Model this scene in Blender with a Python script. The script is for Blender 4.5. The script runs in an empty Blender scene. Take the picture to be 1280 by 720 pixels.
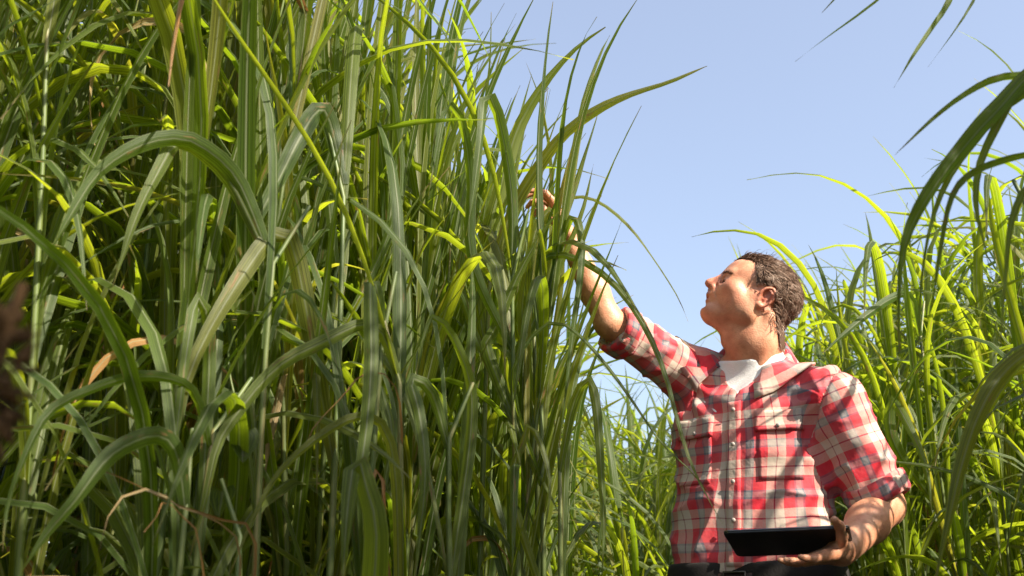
import bpy, math, random
import numpy as np
from mathutils import Vector, Matrix
from mathutils.bvhtree import BVHTree

# ------------------------------------------------------------------ camera, world, sun, exposure
sc = bpy.context.scene
COL = sc.collection
PITCH = math.radians(18.0); CZ = 0.93; LENS = 35.0
F = 1280 * LENS / 36.0
CP, SP = math.cos(PITCH), math.sin(PITCH)

cam_d = bpy.data.cameras.new('camera'); cam = bpy.data.objects.new('camera', cam_d); COL.objects.link(cam)
cam.location = (0, 0, CZ); cam.rotation_euler = (math.radians(90) + PITCH, 0, 0)
cam_d.lens = LENS; cam_d.sensor_width = 36; cam_d.clip_start = 0.05; cam_d.clip_end = 2000
cam_d.dof.use_dof = True; cam_d.dof.focus_distance = 2.40; cam_d.dof.aperture_fstop = 5.6
sc.camera = cam

SUN_DIR = Vector((0.63, -0.47, 0.62)).normalized()          # towards the sun
sun_el = math.asin(SUN_DIR.z); sun_az = math.atan2(SUN_DIR.x, SUN_DIR.y)
world = bpy.data.worlds.new('World'); sc.world = world; world.use_nodes = True
wn = world.node_tree; wn.nodes.clear()
sky = wn.nodes.new('ShaderNodeTexSky'); sky.sky_type = 'NISHITA'; sky.sun_disc = False
sky.sun_elevation = sun_el; sky.sun_rotation = sun_az
sky.altitude = 0; sky.air_density = 1.0; sky.dust_density = 3.0; sky.ozone_density = 1.6
bg = wn.nodes.new('ShaderNodeBackground'); bg.inputs['Strength'].default_value = 0.135
wo = wn.nodes.new('ShaderNodeOutputWorld')
haze_mix = wn.nodes.new('ShaderNodeMix'); haze_mix.data_type = 'RGBA'; haze_mix.inputs[0].default_value = .36      # thin even haze over the whole sky
haze_mix.inputs[7].default_value = (2.05, 2.12, 2.45, 1); wn.links.new(sky.outputs[0], haze_mix.inputs[6])
wn.links.new(haze_mix.outputs[2], bg.inputs['Color']); wn.links.new(bg.outputs[0], wo.inputs['Surface'])
sun_d = bpy.data.lights.new('sun', 'SUN'); sun = bpy.data.objects.new('sun', sun_d); COL.objects.link(sun)
sun_d.energy = 5.0; sun_d.angle = math.radians(0.53); sun_d.color = (1.0, 0.91, 0.76)
sun.rotation_euler = SUN_DIR.to_track_quat('Z', 'Y').to_euler(); sun.location = (6, -3, 8)
sc.view_settings.view_transform = 'Standard'; sc.view_settings.look = 'None'
sc.view_settings.exposure = 1.3; sc.view_settings.gamma = 1.0

rng = random.Random(11)
nrs = np.random.RandomState(5)
U = rng.uniform

# ------------------------------------------------------------------ helpers
def at(px, py, Y):
    """world point on the vertical plane y = Y that the photograph shows at a pixel (1280 x 720)"""
    x = (px - 640) / F; y = (360 - py) / F
    d = np.array((x, CP - y * SP, SP + y * CP))
    p = d * (Y / d[1]); p[2] += CZ
    return p
def nz(v):
    v = np.asarray(v, float); return v / (np.linalg.norm(v) + 1e-12)
def tag(o, label=None, cat=None, group=None, kind=None):
    if label: o['label'] = label
    if cat: o['category'] = cat
    if group: o['group'] = group
    if kind: o['kind'] = kind
    return o
def link(name, me, parent=None, loc=None):
    o = bpy.data.objects.new(name, me); COL.objects.link(o)
    if parent is not None: o.parent = parent
    if loc is not None: o.location = loc
    return o
def mesh_np(name, V, Fq, mats, uv=None, smooth=True, mat_idx=None, attrs=None):
    """V (n,3); Fq list/array of equally sized faces; uv per loop"""
    V = np.asarray(V, np.float32); Fq = np.asarray(Fq, np.int32)
    me = bpy.data.meshes.new(name); n, k = Fq.shape
    me.vertices.add(len(V)); me.vertices.foreach_set('co', V.ravel())
    me.loops.add(n * k); me.loops.foreach_set('vertex_index', Fq.ravel())
    me.polygons.add(n)
    me.polygons.foreach_set('loop_start', np.arange(n, dtype=np.int32) * k)
    me.polygons.foreach_set('loop_total', np.full(n, k, np.int32))
    me.polygons.foreach_set('use_smooth', np.full(n, smooth, bool))
    for m in (mats if isinstance(mats, (list, tuple)) else [mats]): me.materials.append(m)
    if mat_idx is not None: me.polygons.foreach_set('material_index', np.asarray(mat_idx, np.int32))
    if uv is not None:
        l = me.uv_layers.new(name='UVMap'); l.data.foreach_set('uv', np.asarray(uv, np.float32).ravel())
    for an, av in (attrs or {}).items():
        a = me.attributes.new(an, 'FLOAT', 'POINT'); a.data.foreach_set('value', np.asarray(av, np.float32))
    me.update(calc_edges=True); me.validate(); return me
def catmull(P, n):
    P = np.asarray(P, float); P = np.vstack([2*P[0]-P[1], P, 2*P[-1]-P[-2]])
    m = len(P) - 3; T = np.linspace(0, m - 1e-6, n); out = []
    for t in T:
        i = int(t); f = t - i; a, b, c, d = P[i:i+4]
        out.append(.5*((2*b) + (-a+c)*f + (2*a-5*b+4*c-d)*f*f + (-a+3*b-3*c+d)*f**3))
    out = np.array(out)
    s = np.r_[0, np.cumsum(np.linalg.norm(np.diff(out, axis=0), axis=1))]; s /= s[-1]   # even spacing
    q = np.linspace(0, 1, n)
    return np.stack([np.interp(q, s, out[:, i]) for i in range(3)], 1)
def tube(P, R, sides=6, cap=True):
    P = np.asarray(P, float); n = len(P); R = np.broadcast_to(R, n)
    T = np.gradient(P, axis=0); T /= np.linalg.norm(T, axis=1)[:, None] + 1e-12
    ref = np.array((0, 0, 1.)) if abs(T[0][2]) < .8 else np.array((1., 0, 0))
    V = []; s = nz(np.cross(T[0], ref))
    for i in range(n):
        s = nz(s - T[i]*np.dot(s, T[i])); b = np.cross(T[i], s)
        a = np.arange(sides)*2*math.pi/sides
        V.append(P[i] + R[i]*(np.cos(a)[:, None]*s + np.sin(a)[:, None]*b))
    V = np.vstack(V); Q = []
    for i in range(n-1):
        for j in range(sides):
            k = (j+1) % sides; Q.append((i*sides+j, i*sides+k, (i+1)*sides+k, (i+1)*sides+j))
    return V, Q

# ------------------------------------------------------------------ materials
def new_mat(name):
    m = bpy.data.materials.new(name); m.use_nodes = True; nt = m.node_tree; nt.nodes.clear()
    return m, nt, nt.nodes.new, nt.links.new
def simple_mat(name, col, rough=.5, bump=0, scale=200, spec=.5, var=.15, metallic=0, coat=0):
    m, nt, N, L = new_mat(name)
    o = N('ShaderNodeOutputMaterial'); b = N('ShaderNodeBsdfPrincipled'); L(b.outputs[0], o.inputs[0])
    tc = N('ShaderNodeTexCoord'); nse = N('ShaderNodeTexNoise'); nse.inputs['Scale'].default_value = scale; nse.inputs['Detail'].default_value = 4
    L(tc.outputs['Object'], nse.inputs['Vector'])
    mx = N('ShaderNodeMix'); mx.data_type = 'RGBA'; mx.inputs[6].default_value = (*[c*(1-var) for c in col], 1); mx.inputs[7].default_value = (*[c*(1+var) for c in col], 1)
    L(nse.outputs['Fac'], mx.inputs[0]); L(mx.outputs[2], b.inputs['Base Color'])
    b.inputs['Roughness'].default_value = rough; b.inputs['Specular IOR Level'].default_value = spec
    b.inputs['Metallic'].default_value = metallic; b.inputs['Coat Weight'].default_value = coat
    if bump:
        bp = N('ShaderNodeBump'); bp.inputs['Strength'].default_value = bump; bp.inputs['Distance'].default_value = .002
        L(nse.outputs['Fac'], bp.inputs['Height']); L(bp.outputs[0], b.inputs['Normal'])
    return m

def math_node(nt, op, a, b=None, clamp=False):
    n = nt.nodes.new('ShaderNodeMath'); n.operation = op; n.use_clamp = clamp
    for i, v in enumerate((a, b)):
        if v is None: continue
        if isinstance(v, (int, float)): n.inputs[i].default_value = v
        else: nt.links.new(v, n.inputs[i])
    return n.outputs[0]
def ramp(nt, fac, stops, interp='LINEAR'):
    r = nt.nodes.new('ShaderNodeValToRGB'); cr = r.color_ramp; cr.interpolation = interp
    while len(cr.elements) < len(stops): cr.elements.new(.5)
    for e, (p, c) in zip(cr.elements, stops): e.position = p; e.color = (*c, 1)
    nt.links.new(fac, r.inputs[0]); return r.outputs[0]
def mixc(nt, fac, a, b, mode='MIX'):
    n = nt.nodes.new('ShaderNodeMix'); n.data_type = 'RGBA'; n.blend_type = mode
    for i, v in ((0, fac), (6, a), (7, b)):
        if isinstance(v, (int, float)): n.inputs[i].default_value = v
        elif isinstance(v, tuple): n.inputs[i].default_value = (*v, 1)
        else: nt.links.new(v, n.inputs[i])
    return n.outputs[2]

def leaf_mat(name, stuff=False, dry=False):
    """long grass blade: pale midrib, fine parallel veins, dry tip and blotches, translucent body"""
    m, nt, N, L = new_mat(name)
    out = N('ShaderNodeOutputMaterial')
    uv = N('ShaderNodeUVMap'); sep = N('ShaderNodeSeparateXYZ'); L(uv.outputs[0], sep.inputs[0])
    u, v = sep.outputs[0], sep.outputs[1]
    if stuff:
        a = N('ShaderNodeAttribute'); a.attribute_name = 'rnd'; rnd = a.outputs['Fac']
    else:
        oi = N('ShaderNodeObjectInfo'); rnd = oi.outputs['Random']
    edge = math_node(nt, 'ABSOLUTE', math_node(nt, 'SUBTRACT', u, .5))
    rib = math_node(nt, 'SUBTRACT', 1.0, math_node(nt, 'DIVIDE', edge, .075), clamp=True)
    # veins along the blade
    cmb = N('ShaderNodeCombineXYZ'); L(math_node(nt, 'MULTIPLY', u, 26.0), cmb.inputs[0]); L(math_node(nt, 'MULTIPLY', v, 1.6), cmb.inputs[1])
    L(math_node(nt, 'MULTIPLY', rnd, 37.0), cmb.inputs[2])
    vn = N('ShaderNodeTexNoise'); vn.inputs['Scale'].default_value = 1.0; vn.inputs['Detail'].default_value = 2; L(cmb.outputs[0], vn.inputs['Vector'])
    cmb2 = N('ShaderNodeCombineXYZ'); L(math_node(nt, 'MULTIPLY', u, 2.0), cmb2.inputs[0]); L(math_node(nt, 'MULTIPLY', v, 9.0), cmb2.inputs[1])
    L(math_node(nt, 'MULTIPLY', rnd, 91.0), cmb2.inputs[2])
    bn = N('ShaderNodeTexNoise'); bn.inputs['Scale'].default_value = 1.0; bn.inputs['Detail'].default_value = 5; bn.inputs['Roughness'].default_value = .65; L(cmb2.outputs[0], bn.inputs['Vector'])
    if dry:
        base = ramp(nt, rnd, [(0, (.30, .17, .06)), (.35, (.42, .20, .07)), (.7, (.36, .26, .12)), (1, (.45, .35, .18))])
        trans = mixc(nt, .5, base, (.35, .18, .05))
    else:
        base = ramp(nt, rnd, [(0, (.036, .066, .012)), (.3, (.060, .096, .013)), (.6, (.090, .124, .016)), (.88, (.125, .15, .024)), (1, (.19, .175, .045))])
        trans = ramp(nt, rnd, [(0, (.25, .37, .012)), (.5, (.37, .47, .014)), (.88, (.45, .51, .02)), (1, (.47, .45, .03))])
    vfac = ramp(nt, vn.outputs['Fac'], [(.35, (.5, .52, .5)), (.65, (1.35, 1.32, 1.3))])
    base = mixc(nt, 1.0, base, vfac, 'MULTIPLY'); trans = mixc(nt, 1.0, trans, vfac, 'MULTIPLY')
    base = mixc(nt, math_node(nt, 'MULTIPLY', rib, .9), base, (.40, .42, .26))
    trans = mixc(nt, math_node(nt, 'MULTIPLY', rib, .5), trans, (.20, .24, .08))
    if not dry:
        edgep = math_node(nt, 'MULTIPLY', math_node(nt, 'SUBTRACT', edge, .44, clamp=True), 9.0, clamp=True)
        base = mixc(nt, edgep, base, (.26, .28, .12))
        geo = N('ShaderNodeNewGeometry')                    # the underside of the blade is paler and duller
        base = mixc(nt, math_node(nt, 'MULTIPLY', geo.outputs['Backfacing'], .22), base, (.15, .21, .10))
        tip = math_node(nt, 'MULTIPLY', math_node(nt, 'SUBTRACT', v, math_node(nt, 'ADD', .80, math_node(nt, 'MULTIPLY', bn.outputs['Fac'], .28))), 9.0, clamp=True)
        blot = math_node(nt, 'MULTIPLY', math_node(nt, 'SUBTRACT', bn.outputs['Fac'], .625), 14.0, clamp=True)
        dd = math_node(nt, 'MAXIMUM', tip, blot)
        base = mixc(nt, dd, base, (.33, .21, .08)); trans = mixc(nt, dd, trans, (.28, .17, .05))
    p = N('ShaderNodeBsdfPrincipled'); L(base, p.inputs['Base Color'])
    p.inputs['Roughness'].default_value = .45; p.inputs['Specular IOR Level'].default_value = .32
    t = N('ShaderNodeBsdfTranslucent'); L(trans, t.inputs['Color'])
    bp = N('ShaderNodeBump'); bp.inputs['Strength'].default_value = .5; bp.inputs['Distance'].default_value = .0015
    L(vn.outputs['Fac'], bp.inputs['Height']); L(bp.outputs[0], p.inputs['Normal'])
    mx = N('ShaderNodeMixShader'); mx.inputs[0].default_value = .30 if dry else .60
    L(p.outputs[0], mx.inputs[1]); L(t.outputs[0], mx.inputs[2]); L(mx.outputs[0], out.inputs[0])
    return m
M_LEAF = leaf_mat('cane_leaf_green'); M_DRY = leaf_mat('cane_leaf_dry', dry=True); M_STUFF = leaf_mat('cane_field_leaf', stuff=True)

def stalk_mat():
    m, nt, N, L = new_mat('cane_stalk')
    out = N('ShaderNodeOutputMaterial'); p = N('ShaderNodeBsdfPrincipled'); L(p.outputs[0], out.inputs[0])
    tc = N('ShaderNodeTexCoord'); mp = N('ShaderNodeMapping'); mp.inputs['Scale'].default_value = (60, 60, 3); L(tc.outputs['Object'], mp.inputs[0])
    n = N('ShaderNodeTexNoise'); n.inputs['Scale'].default_value = 1; n.inputs['Detail'].default_value = 4; L(mp.outputs[0], n.inputs['Vector'])
    L(ramp(nt, n.outputs['Fac'], [(.3, (.06, .10, .02)), (.55, (.12, .15, .04)), (.75, (.24, .18, .07))]), p.inputs['Base Color'])
    p.inputs['Roughness'].default_value = .5; return m
M_STALK = stalk_mat()

# ------------------------------------------------------------------ ground
def ground():
    m, nt, N, L = new_mat('field_soil')
    out = N('ShaderNodeOutputMaterial'); p = N('ShaderNodeBsdfPrincipled'); L(p.outputs[0], out.inputs[0])
    tc = N('ShaderNodeTexCoord'); n = N('ShaderNodeTexNoise'); n.inputs['Scale'].default_value = 3; n.inputs['Detail'].default_value = 8; L(tc.outputs['Object'], n.inputs['Vector'])
    L(ramp(nt, n.outputs['Fac'], [(.3, (.035, .025, .015)), (.55, (.09, .065, .035)), (.75, (.06, .075, .02))]), p.inputs['Base Color'])
    p.inputs['Roughness'].default_value = .9
    bp = N('ShaderNodeBump'); bp.inputs['Distance'].default_value = .05; L(n.outputs['Fac'], bp.inputs['Height']); L(bp.outputs[0], p.inputs['Normal'])
    r = np.r_[0, np.geomspace(.4, 900, 34)]; A = 48; V = []; Q = []
    for ri in r:
        for j in range(A):
            a = 2*math.pi*j/A; x, y = ri*math.cos(a), 2.3 + ri*math.sin(a)
            V.append((x, y, .02*math.sin(x*2.1+y*.7)*math.sin(y*1.7)*min(1, ri/1.5) - .02 if ri < 60 else -.02))
    for i in range(len(r)-1):
        for j in range(A):
            Q.append((i*A+j, i*A+(j+1) % A, (i+1)*A+(j+1) % A, (i+1)*A+j))
    o = link('ground', mesh_np('ground', V, [q[::-1] for q in Q], m)); o['kind'] = 'structure'; return o
ground()

# ------------------------------------------------------------------ cane leaves
def blade(C, S, W, fold=.22, cols=2, wav=0., seed=0, tipw=.02, basew=.5):
    """strip along centreline C with side vectors S; width profile of a grass blade; V-shaped section"""
    n = len(C); T = np.gradient(C, axis=0); T /= np.linalg.norm(T, axis=1)[:, None]
    S = S - T*np.sum(S*T, 1)[:, None]; S /= np.linalg.norm(S, axis=1)[:, None]
    Nn = np.cross(S, T); s = np.linspace(0, 1, n)
    w = np.interp(s, [0, .12, .35, .6, .82, .94, 1], [basew, .8, 1, .85, .48, .17, tipw])*W*.5
    us = np.linspace(-1, 1, cols+1); V = []; r = random.Random(seed); ph = r.uniform(0, 6.3)
    for i in range(n):
        for uu in us:
            e = wav*W*math.sin(s[i]*21+ph+(1.7 if uu > 0 else 0))*abs(uu)*(.3+s[i])
            V.append(C[i] + S[i]*uu*w[i] + Nn[i]*(abs(uu)*fold*w[i]*2 + e))
    Q = []; UV = []; c1 = cols+1
    for i in range(n-1):
        for j in range(cols):
            Q.append((i*c1+j, i*c1+j+1, (i+1)*c1+j+1, (i+1)*c1+j))
            for (a, b) in ((i, j), (i, j+1), (i+1, j+1), (i+1, j)): UV.append((b/cols, s[a]))
    return np.array(V), np.array(Q), np.array(UV)

def leaf_variant(k, L, W, e0, droop, kink, side, twist, n=12):
    s = np.linspace(0, 1, n)
    ang = np.radians(e0) - np.radians(droop)*(1/(1+np.exp(-(s-kink)*7)) - 1/(1+np.exp(kink*7)))*1.05
    az = np.radians(side)*s**1.5
    d = np.stack([np.cos(ang)*np.cos(az), np.cos(ang)*np.sin(az), np.sin(ang)], 1)
    C = np.vstack([[0, 0, 0], np.cumsum((d[:-1]+d[1:])*.5*L/(n-1), axis=0)])
    tw = np.radians(twist)*s
    S = np.stack([-np.sin(az)*np.cos(tw), np.cos(az)*np.cos(tw), np.sin(tw)], 1)
    return blade(C, S, W, fold=.25, cols=2, wav=.05, seed=k)
VARS = []
specs = [(1.05, .040, 82, 60, .75, 10, 20), (1.15, .044, 80, 100, .6, -15, -30), (.95, .038, 75, 130, .5, 8, 40), (1.2, .042, 84, 45, .8, 20, -15),
         (1.0, .046, 78, 150, .55, -10, 25), (1.1, .036, 83, 90, .7, 25, 60), (.85, .034, 72, 80, .6, -22, -50), (1.25, .048, 80, 120, .62, 5, 15),
         (.75, .032, 82, 70, .6, 0, 30), (1.1, .045, 76, 140, .45, 18, -20), (.9, .040, 80, 110, .5, -28, 45), (1.0, .030, 82, 85, .55, 10, 90),
         (1.3, .047, 81, 155, .58, -8, -25), (.7, .028, 70, 60, .5, 14, 20), (1.0, .043, 74, 165, .42, 0, 35), (.95, .038, 84, 70, .65, -12, -70),
         (.9, .018, 80, 95, .55, 30, 60), (.75, .016, 70, 130, .5, -25, -80), (1.05, .022, 84, 60, .7, -30, 50), (.8, .020, 62, 100, .45, 20, -60), (.95, .024, 78, 150, .5, 35, 90),
         (.7, .026, 55, 120, .45, -30, 40), (1.1, .026, 82, 80, .6, 22, -100), (.85, .015, 76, 60, .5, 40, 20)]
NDROOP = len(specs)                                                  # the rest are the upright young blades
specs += [(.95, .034, 86, 18, .6, 5, 30), (1.1, .040, 84, 30, .75, -8, -25), (.85, .028, 80, 22, .6, 10, 60), (1.0, .036, 83, 40, .8, 12, -40), (.8, .024, 76, 25, .6, -10, 50)]
for k, sp in enumerate(specs):
    sp = (sp[0], sp[1]*(.74 if sp[1] > .03 else .8)) + sp[2:]
    v, q, uv = leaf_variant(k, *sp); VARS.append((v, q, uv, mesh_np('leaf', v, q, M_LEAF, uv)))
DRYV = []
for k, sp in enumerate([(.7, .022, 60, 170, .35, 20, 120), (.8, .026, 50, 150, .4, -30, -150), (.55, .018, 70, 190, .45, 35, 200), (.9, .03, 40, 140, .3, 5, 80)]):
    v, q, uv = leaf_variant(50+k, *sp); DRYV.append((v, q, uv, mesh_np('leaf', v, q, M_DRY, uv)))

def stalk_curve(H, lean, az, n=9):
    s = np.linspace(0, 1, n); d = lean*H*s**1.6
    return np.stack([d*math.cos(az), d*math.sin(az), s*H], 1)
STALKS = []
for k in range(7):
    C = stalk_curve(1.0, [.02, .05, .08, .12, .04, .10, .16][k], 0)
    Cf = C
    R = np.interp(np.linspace(0, 1, len(Cf)), [0, .6, 1], [.0075, .0055, .0025])
    v, q = tube(Cf, R, 6); STALKS.append((C, v, np.array(q)))
_stalk_mesh = {}
def stalk_mesh(k, H):
    key = (k, round(H*5)/5)
    if key not in _stalk_mesh:
        v, q = tube(STALKS[k][0]*np.array((H, H, H)), np.interp(np.linspace(0, 1, 9), [0, .6, 1], [.0075, .0055, .0025]), 6)
        _stalk_mesh[key] = mesh_np('stalk', v, q, M_STALK)
    return _stalk_mesh[key]

def plant_spec(H, nl, r, z0=.25, dry=.1, ydir=None, yspread=180, sc_=(.75, 1.15), upright=0., upyaw=None):
    """stalk variant + list of (variant, dry, position, yaw, tilt, scale)"""
    k = r.randrange(len(STALKS)); saz = r.uniform(0, 6.283); C = STALKS[k][0]*H
    ca, sa = math.cos(saz), math.sin(saz); leaves = []; yaw0 = r.uniform(0, 360)
    for i in range(nl):
        f = z0 + (1-z0)*((i+r.uniform(-.3, .3))/max(1, nl-1)); f = min(max(f, .05), 1.0)
        p = np.array([np.interp(f, np.linspace(0, 1, 9), C[:, j]) for j in range(3)])
        p = np.array((p[0]*ca - p[1]*sa, p[0]*sa + p[1]*ca, p[2]))
        yaw = (yaw0 + i*180 + r.uniform(-50, 50)) if ydir is None else ydir + r.uniform(-yspread, yspread)
        isdry = r.random() < dry*(2.2 if f < .45 else .3)
        vi = r.randrange(len(DRYV)) if isdry else (NDROOP + r.randrange(len(VARS)-NDROOP) if r.random() < upright else r.randrange(NDROOP))
        if upyaw is not None and not isdry and vi >= NDROOP: yaw = upyaw + r.uniform(-75, 75)
        s = r.uniform(*sc_)*(1.0 if f > .35 else .8)
        leaves.append((vi, isdry, p, math.radians(yaw), math.radians(r.uniform(-12, 8)), s))
    return k, saz, leaves
def build_plant(x, y, H, nl, r, label, group, **kw):
    root = link('cane_plant', None, loc=(x, y, 0)); tag(root, label, 'plant', group)
    H = round(H*5)/5
    k, saz, leaves = plant_spec(H, nl, r, **kw)
    st = link('stalk', stalk_mesh(k, H), root); st.rotation_euler.z = saz
    for vi, dry, p, yaw, tilt, s in leaves:
        lf = link('leaf', (DRYV if dry else VARS)[vi][3], root, p)
        lf.rotation_euler = (r.uniform(-.12, .12), tilt, yaw); lf.scale = (s, s, s)
    return root
def stuff_field(name, plants, r, label, cat, **kw):
    """the plants past counting, joined into one mesh"""
    VV, QQ, UU, RR, MI = [], [], [], [], []; off = 0
    for x, y, H, nl in plants:
        k, saz, leaves = plant_spec(H, nl, r, **kw)
        v = STALKS[k][1]*np.array((H, H, H)); v[:, :2] = (v[:, :2] - STALKS[k][0][0, :2])
        ca, sa = math.cos(saz), math.sin(saz)
        c = np.repeat(STALKS[k][0]*H, 6, axis=0); rad = STALKS[k][1] - np.repeat(STALKS[k][0], 6, axis=0)
        v = c + rad; v = np.stack([v[:, 0]*ca - v[:, 1]*sa, v[:, 0]*sa + v[:, 1]*ca, v[:, 2]], 1) + (x, y, 0)
        VV.append(v); QQ.append(STALKS[k][2]+off); UU.append(np.full((len(STALKS[k][2])*4, 2), .3)); RR.append(np.full(len(v), .9)); MI.append(np.full(len(STALKS[k][2]), 1)); off += len(v)
        for vi, dry, p, yaw, tilt, s in leaves:
            lv, lq, luv, _ = (DRYV if dry else VARS)[vi]
            Rm = np.array(Matrix.Rotation(yaw, 3, 'Z') @ Matrix.Rotation(tilt, 3, 'Y'))
            v = (lv*s) @ Rm.T + p + (x, y, 0)
            VV.append(v); QQ.append(lq+off); UU.append(luv); RR.append(np.full(len(v), r.random())); MI.append(np.full(len(lq), 2 if dry else 0)); off += len(v)
    me = mesh_np(name, np.vstack(VV), np.vstack(QQ), [M_STUFF, M_STALK, M_DRY], np.vstack(UU), mat_idx=np.concatenate(MI), attrs={'rnd': np.concatenate(RR)})
    o = link(name, me); tag(o, label, cat, kind='stuff'); return o

def hero_plant(label, leaves, group=None, Hx=.35, extra=0, ex_dir=120, stalk=True, r=rng):
    """a cane plant whose long leaves follow the photographed ones; leaves: (points [(px,py,Y)], width_m, roll_deg, dry)"""
    b0 = at(*leaves[0][0][0])
    gx, gy = b0[0] + U(-.05, .05), b0[1] + U(-.03, .08)
    root = link('cane_plant', None, loc=(gx, gy, 0)); W_ = .85; tag(root, label, 'plant', group)
    O = np.array((gx, gy, 0))
    top = b0 - O; top2 = top + np.array((U(-.05, .05), U(-.02, .08), Hx))
    C = catmull([(0, 0, 0), top*np.array((.35, .35, .45)), top, top2], 12)
    v, q = tube(C, np.interp(np.linspace(0, 1, 12), [0, .6, 1], [.0075, .006, .0035]), 8)
    link('stalk', mesh_np('stalk', v, q, M_STALK), root)
    cam_p = np.array((0, 0, CZ))
    for pts, W, roll, dry in leaves:
        P = np.array([at(p[0], p[1], p[2]*(.90 if dry else 1)) for p in pts]) - O
        if np.linalg.norm(P[0]-top) > .01:                 # tie the leaf base to this plant's stalk
            i = np.argmin(np.linalg.norm(C - (P[0] - np.array((0, 0, .25))), axis=1)); P = np.vstack([C[i], P])
        n = 22; Cl = catmull(P, n); T = np.gradient(Cl, axis=0); T /= np.linalg.norm(T, axis=1)[:, None]
        S = []
        for i in range(n):
            vd = nz(Cl[i] + O - cam_p); s = nz(np.cross(T[i], vd)); b = np.cross(s, T[i])
            a = math.radians(roll[0] + (roll[1]-roll[0])*i/(n-1)); S.append(s*math.cos(a) + b*math.sin(a))
        S = np.array(S)
        v, q, uv = blade(Cl, S, W*W_, fold=.2, cols=4, wav=.05, seed=r.randrange(999))
        link('leaf', mesh_np('leaf', v, q, M_DRY if dry else M_LEAF, uv), root)
    for i in range(extra):
        f = U(.35, .95); j = int(f*11); vi = r.randrange(NDROOP); lf = link('leaf', VARS[vi][3], root, C[j])
        s = U(.7, 1.0); lf.scale = (s, s, s); lf.rotation_euler = (0, U(-.15, .1), math.radians(ex_dir + U(-75, 75)))
    return root

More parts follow.
